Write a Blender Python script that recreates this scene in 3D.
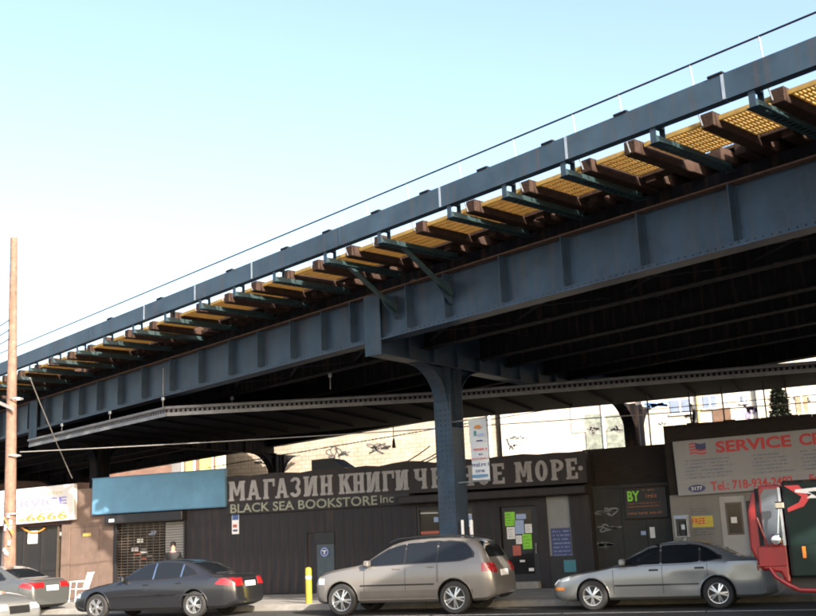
import bpy, bmesh, math, random
from mathutils import Vector, Matrix
from mathutils.bvhtree import BVHTree
random.seed(7)
rad = math.radians
for o in list(bpy.data.objects): bpy.data.objects.remove(o, do_unlink=True)
SC = bpy.context.scene
COL = SC.collection

# ------------------------------------------------------------------ camera
PITCH, ROLL, YAW, CAMH, FPX = rad(12.67), rad(2.45), rad(22.3), 1.6, 1045.0
FWD = Vector((-math.sin(YAW)*math.cos(PITCH), math.cos(YAW)*math.cos(PITCH), math.sin(PITCH)))
RT0 = Vector((math.cos(YAW), math.sin(YAW), 0)); UP0 = RT0.cross(FWD)
RT = RT0*math.cos(ROLL) - UP0*math.sin(ROLL); UP = UP0*math.cos(ROLL) + RT0*math.sin(ROLL)
CAM = Vector((0, 0, CAMH))
cd = bpy.data.cameras.new('camera'); cam = bpy.data.objects.new('camera', cd); COL.objects.link(cam)
SC.cycles.filter_width = 1.9; cd.sensor_fit = 'HORIZONTAL'; cd.sensor_width = 36.0; cd.lens = 36.0*FPX/816; cd.clip_start = .1; cd.clip_end = 3000
mw = Matrix.Identity(4)
for i in range(3): mw[i][0] = RT[i]; mw[i][1] = UP[i]; mw[i][2] = -FWD[i]; mw[i][3] = CAM[i]
cam.matrix_world = mw; SC.camera = cam
# ------------------------------------------------------------------ sky, sun, exposure
SUN_EL, SUN_H = rad(25.0), Vector((.765, -.644, 0)).normalized()
W = bpy.data.worlds.new('World'); SC.world = W; W.use_nodes = True
nt = W.node_tree; bg = nt.nodes['Background']
sky = nt.nodes.new('ShaderNodeTexSky'); sky.sky_type = 'NISHITA'; sky.sun_disc = False
sky.sun_elevation = SUN_EL; sky.sun_rotation = math.atan2(SUN_H.x, SUN_H.y)
sky.air_density = 1.0; sky.dust_density = 3.6; sky.ozone_density = .45; sky.altitude = 0
nt.links.new(sky.outputs[0], bg.inputs[0]); bg.inputs[1].default_value = .15
sd = bpy.data.lights.new('sun', 'SUN'); sd.energy = 4.2; sd.angle = rad(.53); sd.color = (1, .90, .77)
sun = bpy.data.objects.new('sun', sd); COL.objects.link(sun); sun.location = (30, -20, 40)
SD = -Vector((SUN_H.x*math.cos(SUN_EL), SUN_H.y*math.cos(SUN_EL), math.sin(SUN_EL)))
sun.rotation_euler = SD.to_track_quat('-Z', 'Y').to_euler()
vs = SC.view_settings; vs.view_transform = 'Standard'; vs.look = 'None'; vs.gamma = 1; vs.exposure = 1.62
try: vs.use_curve_mapping = False
except Exception: pass

# ------------------------------------------------------------------ pixel -> place helpers
def ray(px, py): return (RT*(px-408) - UP*(py-308) + FWD*FPX).normalized()
def onY(px, py, Y): d = ray(px, py); return CAM + d*((Y-CAM.y)/d.y)
def onZ(px, py, Z): d = ray(px, py); return CAM + d*((Z-CAM.z)/d.z)
AZ = rad(64.5)
UV = Vector((math.sin(AZ), -math.cos(AZ), 0)); VV = Vector((math.cos(AZ), math.sin(AZ), 0))
def onV(px, py, v): d = ray(px, py); return CAM + d*((v-CAM.dot(VV))/d.dot(VV))
def u_at(px, v, z):
    lo, hi = 0., 616.
    for i in range(40):
        m = (lo+hi)/2
        if onV(px, m, v).z > z: lo = m
        else: hi = m
    return onV(px, m, v).dot(UV)
def xat(px, Y, z=2.5):
    lo, hi = 0., 640.
    for i in range(40):
        m = (lo+hi)/2
        if onY(px, m, Y).z > z: lo = m
        else: hi = m
    return onY(px, m, Y).x

# ------------------------------------------------------------------ materials
MATS = {}
def mat(name, col, rough=.6, metal=0., var=.15, scale=3., bump=.0, bscale=40., spec=.5, coat=0., trans=0., streak=0., emit=None):
    if name in MATS: return MATS[name]
    m = bpy.data.materials.new(name); m.use_nodes = True; t = m.node_tree; N = t.nodes; L = t.links
    b = N['Principled BSDF']; b.inputs['Roughness'].default_value = rough; b.inputs['Metallic'].default_value = metal
    b.inputs['Specular IOR Level'].default_value = spec
    if coat: b.inputs['Coat Weight'].default_value = coat; b.inputs['Coat Roughness'].default_value = .04
    tc = N.new('ShaderNodeTexCoord')
    c = (*col, 1)
    b.inputs['Base Color'].default_value = c
    out = None
    if var > 0:
        n = N.new('ShaderNodeTexNoise'); n.inputs['Scale'].default_value = scale; n.inputs['Detail'].default_value = 6; n.inputs['Roughness'].default_value = .65
        L.new(tc.outputs['Object'], n.inputs['Vector'])
        r = N.new('ShaderNodeValToRGB'); e = r.color_ramp.elements
        e[0].position = .28; e[1].position = .72
        e[0].color = (*[x*(1-var) for x in col], 1); e[1].color = (*[min(1, x*(1+var)) for x in col], 1)
        L.new(n.outputs['Fac'], r.inputs['Fac']); out = r.outputs['Color']
        if streak > 0:
            mp = N.new('ShaderNodeMapping'); mp.inputs['Scale'].default_value = (7, 7, .6)
            L.new(tc.outputs['Object'], mp.inputs['Vector'])
            n2 = N.new('ShaderNodeTexNoise'); n2.inputs['Scale'].default_value = 1.; n2.inputs['Detail'].default_value = 5
            L.new(mp.outputs['Vector'], n2.inputs['Vector'])
            r2 = N.new('ShaderNodeValToRGB'); r2.color_ramp.elements[0].position = .5; r2.color_ramp.elements[1].position = .75
            L.new(n2.outputs['Fac'], r2.inputs['Fac'])
            mx = N.new('ShaderNodeMixRGB'); mx.inputs['Color2'].default_value = (.09, .05, .03, 1)
            mu = N.new('ShaderNodeMath'); mu.operation = 'MULTIPLY'; mu.inputs[1].default_value = streak
            L.new(r2.outputs['Color'], mu.inputs[0]); L.new(mu.outputs[0], mx.inputs['Fac']); L.new(out, mx.inputs['Color1']); out = mx.outputs['Color']
        L.new(out, b.inputs['Base Color'])
    if bump > 0:
        n3 = N.new('ShaderNodeTexNoise'); n3.inputs['Scale'].default_value = bscale; n3.inputs['Detail'].default_value = 4
        L.new(tc.outputs['Object'], n3.inputs['Vector'])
        bp = N.new('ShaderNodeBump'); bp.inputs['Strength'].default_value = bump; bp.inputs['Distance'].default_value = .02
        L.new(n3.outputs['Fac'], bp.inputs['Height']); L.new(bp.outputs['Normal'], b.inputs['Normal'])
    if trans > 0:
        tr = N.new('ShaderNodeBsdfTranslucent'); tr.inputs['Color'].default_value = c
        ms = N.new('ShaderNodeMixShader'); ms.inputs['Fac'].default_value = trans
        L.new(b.outputs[0], ms.inputs[1]); L.new(tr.outputs[0], ms.inputs[2]); L.new(ms.outputs[0], N['Material Output'].inputs['Surface'])
    MATS[name] = m
    return m
def brickmat(name, c1, c2, mortar, bw, bh, msize=.012, rot=False, bump=.4):
    m = bpy.data.materials.new(name); m.use_nodes = True; t = m.node_tree; N = t.nodes; L = t.links
    b = N['Principled BSDF']; b.inputs['Roughness'].default_value = .85
    tc = N.new('ShaderNodeTexCoord'); s = N.new('ShaderNodeSeparateXYZ'); cx = N.new('ShaderNodeCombineXYZ')
    L.new(tc.outputs['Object'], s.inputs[0])
    ad = N.new('ShaderNodeMath'); ad.operation = 'ADD'; L.new(s.outputs['X'], ad.inputs[0]); L.new(s.outputs['Y'], ad.inputs[1])
    L.new(ad.outputs[0], cx.inputs[0]); L.new(s.outputs['Z'], cx.inputs[1])
    br = N.new('ShaderNodeTexBrick'); br.inputs['Scale'].default_value = 1; br.inputs['Brick Width'].default_value = bw; br.inputs['Row Height'].default_value = bh
    br.inputs['Mortar Size'].default_value = msize; br.inputs['Color1'].default_value = (*c1, 1); br.inputs['Color2'].default_value = (*c2, 1); br.inputs['Mortar'].default_value = (*mortar, 1)
    br.inputs['Mortar Smooth'].default_value = .3
    L.new(cx.outputs[0], br.inputs['Vector'])
    n = N.new('ShaderNodeTexNoise'); n.inputs['Scale'].default_value = 1.3; n.inputs['Detail'].default_value = 7; L.new(tc.outputs['Object'], n.inputs['Vector'])
    r = N.new('ShaderNodeValToRGB'); r.color_ramp.elements[0].position = .3; r.color_ramp.elements[1].position = .7
    r.color_ramp.elements[0].color = (.72, .70, .66, 1); r.color_ramp.elements[1].color = (1, 1, 1, 1); L.new(n.outputs['Fac'], r.inputs['Fac'])
    mx = N.new('ShaderNodeMixRGB'); mx.blend_type = 'MULTIPLY'; mx.inputs['Fac'].default_value = 1
    L.new(br.outputs['Color'], mx.inputs['Color1']); L.new(r.outputs['Color'], mx.inputs['Color2']); L.new(mx.outputs['Color'], b.inputs['Base Color'])
    bp = N.new('ShaderNodeBump'); bp.inputs['Strength'].default_value = bump; bp.inputs['Distance'].default_value = .01; bp.invert = True
    L.new(br.outputs['Fac'], bp.inputs['Height']); L.new(bp.outputs['Normal'], b.inputs['Normal'])
    MATS[name] = m; return m
def asphalt():
    m = bpy.data.materials.new('asphalt'); m.use_nodes = True; t = m.node_tree; N = t.nodes; L = t.links
    b = N['Principled BSDF']; b.inputs['Roughness'].default_value = .8
    tc = N.new('ShaderNodeTexCoord')
    n = N.new('ShaderNodeTexNoise'); n.inputs['Scale'].default_value = .6; n.inputs['Detail'].default_value = 9; n.inputs['Roughness'].default_value = .7
    n2 = N.new('ShaderNodeTexNoise'); n2.inputs['Scale'].default_value = 60; n2.inputs['Detail'].default_value = 3
    for q in (n, n2): L.new(tc.outputs['Object'], q.inputs['Vector'])
    ad = N.new('ShaderNodeMath'); ad.operation = 'ADD'; L.new(n.outputs['Fac'], ad.inputs[0]); L.new(n2.outputs['Fac'], ad.inputs[1])
    r = N.new('ShaderNodeValToRGB'); e = r.color_ramp.elements; e[0].position = .75; e[1].position = 1.25
    hf = N.new('ShaderNodeMath'); hf.operation = 'MULTIPLY'; hf.inputs[1].default_value = .5; L.new(ad.outputs[0], hf.inputs[0])
    e[0].position = .38; e[1].position = .62; e[0].color = (.022, .022, .024, 1); e[1].color = (.055, .054, .052, 1)
    L.new(hf.outputs[0], r.inputs['Fac']); L.new(r.outputs['Color'], b.inputs['Base Color'])
    bp = N.new('ShaderNodeBump'); bp.inputs['Strength'].default_value = .4; bp.inputs['Distance'].default_value = .01
    L.new(n2.outputs['Fac'], bp.inputs['Height']); L.new(bp.outputs['Normal'], b.inputs['Normal'])
    MATS['asphalt'] = m; return m
asphalt()
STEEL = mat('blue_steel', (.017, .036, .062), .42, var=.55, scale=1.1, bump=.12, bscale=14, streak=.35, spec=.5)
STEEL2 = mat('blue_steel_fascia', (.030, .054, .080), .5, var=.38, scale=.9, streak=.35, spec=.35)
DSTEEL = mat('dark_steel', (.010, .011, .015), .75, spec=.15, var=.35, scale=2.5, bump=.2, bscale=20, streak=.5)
TEAL = mat('teal_steel', (.016, .038, .042), .5, var=.25, scale=5)
GALV = mat('galvanised', (.42, .45, .48), .4, .6, var=.15, scale=8)
RUST = mat('rusty_flange', (.085, .045, .03), .8, var=.5, scale=9, bump=.3)
TIEW = mat('creosoted_wood', (.042, .025, .019), .85, spec=.2, var=.4, scale=6, bump=.5, bscale=30)
PLANK = mat('weathered_plank', (.05, .04, .032), .9, spec=.1, var=.35, scale=5, bump=.4, bscale=20)
GRATE = mat('yellow_grating', (.60, .43, .15), .55, var=.3, scale=4, trans=.5)
PLATE = mat('platform_edge', (.20, .20, .21), .5, .2, var=.25, scale=4, streak=.2)
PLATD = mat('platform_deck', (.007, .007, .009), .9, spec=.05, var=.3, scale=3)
CONC = mat('pavement_concrete', (.25, .235, .215), .85, var=.22, scale=1.5, bump=.25, bscale=40)
KERB = mat('kerb_stone', (.20, .195, .185), .8, var=.25, scale=3, bump=.3)
PAINTW = mat('worn_white_paint', (.45, .45, .43), .7, var=.45, scale=7)
SIGNG = mat('sign_offwhite', (.29, .29, .305), .45, var=.07, scale=1.2, streak=.08)
BROWN = mat('brown_wall', (.0155, .0138, .018), .7, var=.5, scale=.9, bump=.35, bscale=12, streak=.35)
BROWNB = mat('brown_band', (.022, .0165, .018), .65, var=.25, scale=2, bump=.15, streak=.2)
TANP = mat('tan_panel', (.13, .088, .07), .75, var=.22, scale=2, bump=.2, bscale=18, streak=.15)
DARKF = mat('dark_frame', (.018, .017, .019), .45, var=.3, scale=5)
BRONZE = mat('bronze_frame', (.10, .075, .055), .45, .3, var=.2, scale=5)
LETTER = mat('letter_paint', (.32, .31, .315), .7, var=.22, scale=5, streak=.1)
LETTER2 = mat('letter_cream', (.27, .28, .22), .7, var=.2, scale=5)
WHITE = mat('white_paint', (.78, .77, .74), .5, var=.06, scale=2)
SIGNW = mat('sign_white', (.55, .54, .53), .4, var=.07, scale=1.2, streak=.06)
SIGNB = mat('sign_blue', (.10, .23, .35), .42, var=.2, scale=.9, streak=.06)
WALLW = mat('cream_wall', (.20, .197, .195), .75, var=.12, scale=1.5, bump=.1, streak=.1)
RED = mat('sign_red', (.55, .045, .05), .5, var=.1)
NAVY = mat('sign_navy', (.045, .055, .16), .5, var=.1)
VIOLET = mat('sign_violet', (.20, .20, .52), .5, var=.1)
ORANGE = mat('sign_orange', (.50, .20, .035), .5, var=.1)
GOLD = mat('sign_gold', (.45, .34, .08), .5, var=.1)
GREEN = mat('poster_green', (.24, .62, .04), .5, var=.06)
PALEB = mat('poster_blue', (.30, .40, .62), .5, var=.25, scale=20)
PAPER = mat('paper', (.75, .75, .76), .6, var=.05)
REDP = mat('poster_red', (.42, .10, .07), .6, var=.2)
TEALP = mat('poster_teal', (.05, .20, .25), .6, var=.15)
GLASS = mat('dark_glass', (.010, .012, .015), .05, var=0, spec=.4)
GLASSR = mat('shop_glass', (.02, .02, .022), .06, var=0, spec=.7)
BLACK = mat('black_plastic', (.012, .012, .013), .5, var=0)
RUBBER = mat('tyre_rubber', (.018, .018, .019), .75, var=.15, scale=10)
ALLOY = mat('alloy_rim', (.62, .63, .65), .28, .85, var=0)
CHROME = mat('chrome', (.75, .76, .78), .12, 1, var=0)
YELLOW = mat('bollard_yellow', (.36, .28, .02), .55, var=.15, scale=6)
POLEW = mat('pole_wood', (.19, .115, .085), .85, var=.38, scale=5, bump=.7, bscale=22, streak=.6)
CABLE = mat('cable_black', (.015, .015, .015), .6, var=0)
CABLEL = mat('cable_grey', (.22, .21, .20), .5, var=.1)
LAMPR = mat('tail_lamp', (.26, .010, .012), .12, var=.1, scale=30, spec=.8)
LAMPA = mat('amber_lamp', (.75, .22, .03), .15, var=.1, spec=.8)
LAMPW = mat('clear_lamp', (.62, .66, .70), .08, .3, var=.1, scale=40, spec=.9)
GRAFF = mat('graffiti_ink', (.10, .095, .095), .7, var=.2)
GRAFB = mat('graffiti_blue', (.16, .30, .62), .7, var=.2)
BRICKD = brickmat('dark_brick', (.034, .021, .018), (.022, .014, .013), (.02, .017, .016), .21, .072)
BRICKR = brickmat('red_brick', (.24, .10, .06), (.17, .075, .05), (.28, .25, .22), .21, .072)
BLOCKW = brickmat('cream_block', (.44, .385, .315), (.39, .34, .28), (.20, .165, .135), .41, .20, .011)
BLOCKP = brickmat('pale_block', (.60, .56, .50), (.55, .51, .45), (.40, .36, .30), .41, .20, .006)
BLOCKK = brickmat('pink_brick', (.62, .50, .46), (.56, .44, .40), (.55, .5, .46), .21, .072, .008)
SKIN = mat('skin', (.50, .29, .21), .55, var=.06)
HAIR = mat('hair', (.02, .015, .013), .6, var=.2, scale=30)
COAT = mat('coat', (.013, .013, .016), .75, var=.2, scale=12)
LEAF = mat('evergreen_leaf', (.035, .045, .028), .7, var=.35, scale=8)
BARK = mat('bark', (.08, .06, .045), .9, var=.3, scale=9, bump=.4)

# ------------------------------------------------------------------ mesh builder
WM = {}
class MB:
    def __init__(s): s.v = []; s.f = []; s.mi = []
    def add(s, vs, fs, mi=0):
        b = len(s.v); s.v += [tuple(x) for x in vs]; s.f += [tuple(i+b for i in f) for f in fs]; s.mi += [mi]*len(fs); return s
    def box(s, x0, x1, y0, y1, z0, z1, mi=0):
        return s.add([(x0,y0,z0),(x1,y0,z0),(x1,y1,z0),(x0,y1,z0),(x0,y0,z1),(x1,y0,z1),(x1,y1,z1),(x0,y1,z1)],
                     [(0,3,2,1),(4,5,6,7),(0,1,5,4),(1,2,6,5),(2,3,7,6),(3,0,4,7)], mi)
    def bev(s, x0, x1, y0, y1, z0, z1, b=.01, mi=0):
        bm = bmesh.new(); bmesh.ops.create_cube(bm, size=1)
        for v in bm.verts: v.co = Vector(((x0+x1)/2+v.co.x*(x1-x0), (y0+y1)/2+v.co.y*(y1-y0), (z0+z1)/2+v.co.z*(z1-z0)))
        bmesh.ops.bevel(bm, geom=bm.edges[:], offset=b, segments=1, affect='EDGES'); s.bm(bm, mi); return s
    def bm(s, bm, mi=0):
        bm.verts.ensure_lookup_table(); bm.verts.index_update()
        s.add([v.co for v in bm.verts], [[v.index for v in f.verts] for f in bm.faces], mi); bm.free(); return s
    def beam(s, a, b, w, h, upv=(0,0,1), mi=0):
        a = Vector(a); b = Vector(b); d = (b-a).normalized(); r = d.cross(Vector(upv)).normalized(); q = r.cross(d)
        vs = [p + r*x*w/2 + q*y*h/2 for p in (a, b) for x, y in ((-1,-1),(1,-1),(1,1),(-1,1))]
        return s.add(vs, [(0,1,2,3)[::-1],(4,5,6,7),(0,1,5,4),(1,2,6,5),(2,3,7,6),(3,0,4,7)], mi)
    def tube(s, pts, r, n=8, mi=0, caps=True):
        pts = [Vector(p) for p in pts]; rs = r if isinstance(r, (list, tuple)) else [r]*len(pts); b = len(s.v); fs = []
        d0 = (pts[1]-pts[0]).normalized(); ref = Vector((0,0,1)) if abs(d0.z) < .9 else Vector((1,0,0))
        for i, p in enumerate(pts):
            d = (pts[min(i+1, len(pts)-1)] - pts[max(i-1, 0)]).normalized()
            x = d.cross(ref).normalized(); y = x.cross(d)
            for k in range(n): a = 2*math.pi*k/n; s.v.append(tuple(p + (x*math.cos(a) + y*math.sin(a))*rs[i]))
        for i in range(len(pts)-1):
            for k in range(n): fs.append((b+i*n+k, b+i*n+(k+1)%n, b+(i+1)*n+(k+1)%n, b+(i+1)*n+k))
        if caps: fs.append(tuple(b+k for k in range(n))[::-1]); fs.append(tuple(b+(len(pts)-1)*n+k for k in range(n)))
        s.f += fs; s.mi += [mi]*len(fs); return s
    def prism(s, poly, axis, a0, a1, mi=0):
        # poly: 2D outline; axis 'x','y','z' extrude from a0 to a1
        def P(p, a): return (a, p[0], p[1]) if axis == 'x' else ((p[0], a, p[1]) if axis == 'y' else (p[0], p[1], a))
        n = len(poly); vs = [P(p, a0) for p in poly] + [P(p, a1) for p in poly]
        fs = [tuple(range(n)), tuple(range(2*n-1, n-1, -1))] + [(i, n+i, n+(i+1)%n, (i+1)%n) for i in range(n)]
        return s.add(vs, fs, mi)
    def lathe(s, prof, n=28, axis='y', c=(0,0,0), mi=0):
        b = len(s.v); fs = []
        for r, h in prof:
            for k in range(n):
                a = 2*math.pi*k/n; p, q = r*math.cos(a), r*math.sin(a)
                s.v.append((c[0]+p, c[1]+h, c[2]+q) if axis == 'y' else (c[0]+p, c[1]+q, c[2]+h))
        for i in range(len(prof)-1):
            for k in range(n): fs.append((b+i*n+k, b+i*n+(k+1)%n, b+(i+1)*n+(k+1)%n, b+(i+1)*n+k))
        s.f += fs; s.mi += [mi]*len(fs); return s
    def mesh(s, name, mats, smooth=False, angle=None):
        me = bpy.data.meshes.new(name); me.from_pydata(s.v, [], s.f); 
        for m in (mats if isinstance(mats, (list, tuple)) else [mats]): me.materials.append(m)
        if any(s.mi): me.polygons.foreach_set('material_index', s.mi)
        bm = bmesh.new(); bm.from_mesh(me); bmesh.ops.recalc_face_normals(bm, faces=bm.faces[:]); bm.to_mesh(me); bm.free()
        if smooth: me.polygons.foreach_set('use_smooth', [True]*len(me.polygons)); me.set_sharp_from_angle(angle=rad(angle or 35))
        me.update(); return me
    def build(s, name, mats, parent=None, smooth=False, angle=None, local=False):
        if parent is not None and not local:
            inv = WM[parent].inverted(); s.v = [tuple(inv @ Vector(p)) for p in s.v]
        return inst(name, s.mesh(name, mats, smooth, angle), parent)
def inst(name, me, parent=None, loc=(0,0,0), rot=(0,0,0)):
    o = bpy.data.objects.new(name, me); COL.objects.link(o); o.location = loc; o.rotation_euler = rot
    M = Matrix.LocRotScale(Vector(loc), __import__('mathutils').Euler(rot), None)
    if parent is not None: o.parent = parent; WM[o] = WM[parent] @ M
    else: WM[o] = M
    return o
def thing(name, label, cat, loc=(0,0,0), rotz=0., group=None):
    o = inst(name, None, None, loc, (0,0,rotz)); o.empty_display_size = .3
    return tag(o, label, cat, group)
def tag(o, label, cat, group=None, kind=None):
    o['label'] = label
    if cat: o['category'] = cat
    if group: o['group'] = group
    if kind: o['kind'] = kind
    return o
def struct(name, mb, m, label=None, smooth=False):
    o = mb.build(name, m, None, smooth); o['kind'] = 'structure'
    if label: o['label'] = label
    return o
def bx(name, m, parent, x0, x1, y0, y1, z0, z1, b=0, local=False):
    mb = MB()
    if b: mb.bev(x0, x1, y0, y1, z0, z1, b)
    else: mb.box(x0, x1, y0, y1, z0, z1)
    return mb.build(name, m, parent, local=local)
def tilted(o, M):   # lean a finished part about a world matrix
    if isinstance(o, list):
        for q in o: tilted(q, M)
        return o
    pm = WM[o]; o.data.transform(pm.inverted() @ M @ pm); return o
def text(name, s, m, parent, x, y, z, h, width=None, bold=0., ext=.004, xh=None):
    cu = bpy.data.curves.new('txt', 'FONT'); cu.body = s; cu.size = 1; cu.extrude = 0.002; cu.offset = bold; cu.resolution_u = 3
    ob = bpy.data.objects.new('txt', cu); COL.objects.link(ob)
    dg = bpy.context.evaluated_depsgraph_get(); me = bpy.data.meshes.new_from_object(ob.evaluated_get(dg))
    bpy.data.objects.remove(ob, do_unlink=True)
    xs = [v.co.x for v in me.vertices]; ys = [v.co.y for v in me.vertices]; zs = [v.co.z for v in me.vertices]
    if not xs: return None
    sx = (width or h*len(s)*.6)/max(1e-4, max(xs)-min(xs)); sy = h/max(1e-4, (max(ys)-min(ys)))
    if width is None: sx = sy
    x0, y0 = min(xs), min(ys)
    inv = WM[parent].inverted()
    for v in me.vertices: v.co = inv @ Vector((x+(v.co.x-x0)*sx, y-ext*(v.co.z-min(zs))/max(1e-6, max(zs)-min(zs)), z+(v.co.y-y0)*sy))
    me.materials.clear(); me.materials.append(m); me.name = name
    if h < .15:
        o = inst(name, me, parent); o['kind'] = 'stuff'; return o
    bm = bmesh.new(); bm.from_mesh(me); isl = []; seen = set()
    for v in bm.verts:
        if v in seen: continue
        st, comp = [v], []; seen.add(v)
        while st:
            q = st.pop(); comp.append(q)
            for e in q.link_edges:
                w = e.other_vert(q)
                if w not in seen: seen.add(w); st.append(w)
        isl.append([min(q.co.x for q in comp), max(q.co.x for q in comp), comp])
    isl.sort(key=lambda t: t[0]); grp = []
    for a, b, comp in isl:
        if grp and a < grp[-1][1]-.6*min(b-a, grp[-1][1]-grp[-1][0]): grp[-1][1] = max(b, grp[-1][1]); grp[-1][2] += comp
        else: grp.append([a, b, list(comp)])
    res = []
    for a, b, comp in grp:
        idx = {q: k for k, q in enumerate(comp)}; fs = {f for q in comp for f in q.link_faces}
        mb = MB().add([q.co for q in comp], [[idx[q] for q in f.verts] for f in fs]); res.append(inst('letter', mb.mesh('letter', m), parent))
    bm.free(); return res
def glyph_rows(name, m, parent, x0, x1, y, z0, z1, rows, seed, fill=.9, ext=.003):
    # rows of small printed marks too small to read in the photograph
    rg = random.Random(seed); mb = MB(); rh = (z1-z0)/rows
    for i in range(rows):
        zb = z1-(i+1)*rh+rh*.25; h = rh*.5; x = x0; xe = x0+(x1-x0)*rg.uniform(fill-.35, fill)
        while x < xe:
            w = rg.uniform(.3, .6)*h
            if rg.random() < .18: x += h*.5; continue
            k = rg.random(); hh = h*(1 if k < .3 else .72)
            mb.box(x, x+w*.34, y-ext, y, zb, zb+hh)
            if k > .35: mb.box(x+w*.34, x+w, y-ext*.9, y, zb+hh*.62, zb+hh*.9)
            if k > .6: mb.box(x+w*.34, x+w, y-ext*.9, y, zb, zb+hh*.25)
            x += w*1.35
    o = mb.build(name, m, parent); o['kind'] = 'stuff'; return o

# ================================================================== SETTING
FY = 31.0        # building line
KY = 25.0        # kerb line
mb = MB(); n = 24
mb.add([(-900, -600, 0), (900, -600, 0), (900, 1200, 0), (-900, 1200, 0)], [(0, 1, 2, 3)])
struct('road', mb, MATS['asphalt'], 'dark asphalt avenue running past the shops')
side = struct('pavement', MB().box(-120, 60, KY+.16, 70, .004, .135), CONC, 'concrete pavement in front of the shops')
fl = MB().bev(-.715, .715, -.695, .695, -.01, .012, .008).mesh('paving_flag', CONC)
for i in range(40):
    for j in range(4):
        inst('paving_flag', fl, side, (-46+1.45*i+random.uniform(-.002,.002), KY+.16+.71+1.412*j, .138+random.uniform(-.003,.004)), (random.uniform(-.002,.002), random.uniform(-.002,.002), 0))
kb = MB().bev(-.895, .895, 0, .15, 0, .145, .012).mesh('kerb_stone', KERB)
kerb = struct('kerb', MB().box(-120, 60, KY+.01, KY+.14, -.1, .12), KERB, 'stone kerb along the parked cars')
for i in range(34): inst('kerb_stone', kb, kerb, (-47+1.8*i, KY, 0))
mb = MB()
x = -60
while x < 40:
    mb.box(x, x+2.95, 22.55, 22.65, .002, .006); x += 3
struct('lane_marking', mb, PAINTW, 'worn white parking lane line')

# ================================================================== ELEVATED RAILWAY (local x = u along, y = v across)
U0, V0 = -19.0, 19.0
vp = UV*U0 + VV*V0
via = thing('elevated_railway', 'blue steel elevated railway viaduct crossing diagonally over the shops', 'viaduct', (vp.x, vp.y, 0), math.atan2(UV.y, UV.x))
def lu(u): return u-U0
def lv(v): return v-V0
UA, UB = -74.0, 26.0                     # extent along the track
GV = 16.11; ZB, ZT = 6.35, 7.53
def girder(name, v, zb, zt, m, fm, stiff, w=.40, rivets=False, label=None):
    g = MB().box(lu(UA), lu(UB), lv(v)-.012, lv(v)+.012, zb+.03, zt-.03).build(name, m, via, local=True)
    if label: g['label'] = label
    MB().box(lu(UA), lu(UB), lv(v)-w/2, lv(v)+w/2, zb, zb+.03).build('flange', fm, g, local=True)
    MB().box(lu(UA), lu(UB), lv(v)-w/2, lv(v)+w/2, zt-.03, zt).build('flange', RUST if v < 17 else fm, g, local=True)
    if stiff:
        MB().box(lu(UA), lu(UB), lv(v)-.10, lv(v)-.0121, zb+.031, zb+.13).build('flange_angle', m, g, local=True)
        sm = MB().box(-.07, .07, -.03, -.0125, zb+.131, zt-.031).box(-.012, .012, -.20, -.0301, zb+.131, zt-.031).mesh('stiffener', m)
        for u in stiff: inst('stiffener', sm, g, (lu(u), lv(v), 0))
    if rivets:
        rv = MB(); hemi = [(0, -.022, 0)] + [(.022*math.cos(a), 0, .022*math.sin(a)) for a in [k*math.pi/3 for k in range(6)]]
        hf = [(0, 1+k, 1+(k+1)%6) for k in range(6)]
        u = UA
        while u < UB:
            rv.add([(lu(u)+p[0], lv(v)-.10+p[1], zb+.085+p[2]) for p in hemi], hf); u += .155
        for uu in stiff:
            for k in range(7):
                for dx in (-.075, .075):
                    rv.add([(lu(uu)+dx+p[0], lv(v)-.0125+p[1], zb+.22+k*.15+p[2]) for p in hemi], hf)
        ro = rv.build('rivets', m, g, local=True); ro['kind'] = 'stuff'
    return g
st_px = [736,644,568,506,450,412,356,327,296,263,234,204,175,147,123,102,84,68]
stf = [u_at(p, GV, 7.0) for p in st_px]
u = stf[0]
while u < UB-1.8: u += 1.85; stf.append(u)
u = stf[st_px.index(68)]
while u > UA+2: u -= 1.6; stf.append(u)
girder('plate_girder', GV, ZB, ZT, STEEL, STEEL, stf, rivets=True, label='outer riveted plate girder facing the street')
INNER = [17.96, 20.44, 22.0, 24.1, 25.6]
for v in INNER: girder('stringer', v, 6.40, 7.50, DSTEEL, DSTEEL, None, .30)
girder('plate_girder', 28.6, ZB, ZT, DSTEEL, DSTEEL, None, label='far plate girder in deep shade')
# bracing between the girders
br = MB().beam((0, lv(GV)+.1, 6.52), (2.9, lv(17.96)-.1, 6.52), .09, .012).beam((2.9, lv(GV)+.1, 6.535), (0, lv(17.96)-.1, 6.535), .09, .012)
brm = br.mesh('lateral_brace', DSTEEL)
u = UA+1
while u < UB-4: inst('lateral_brace', brm, via, (lu(u), 0, 0)); u += 3.0
dm = MB().box(-.04, .04, lv(GV)+.05, lv(28.6)-.05, 6.75, 6.95).mesh('diaphragm', DSTEEL)
u = UA+1
while u < UB-2: inst('diaphragm', dm, via, (lu(u), 0, 0)); u += 4.6
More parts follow.
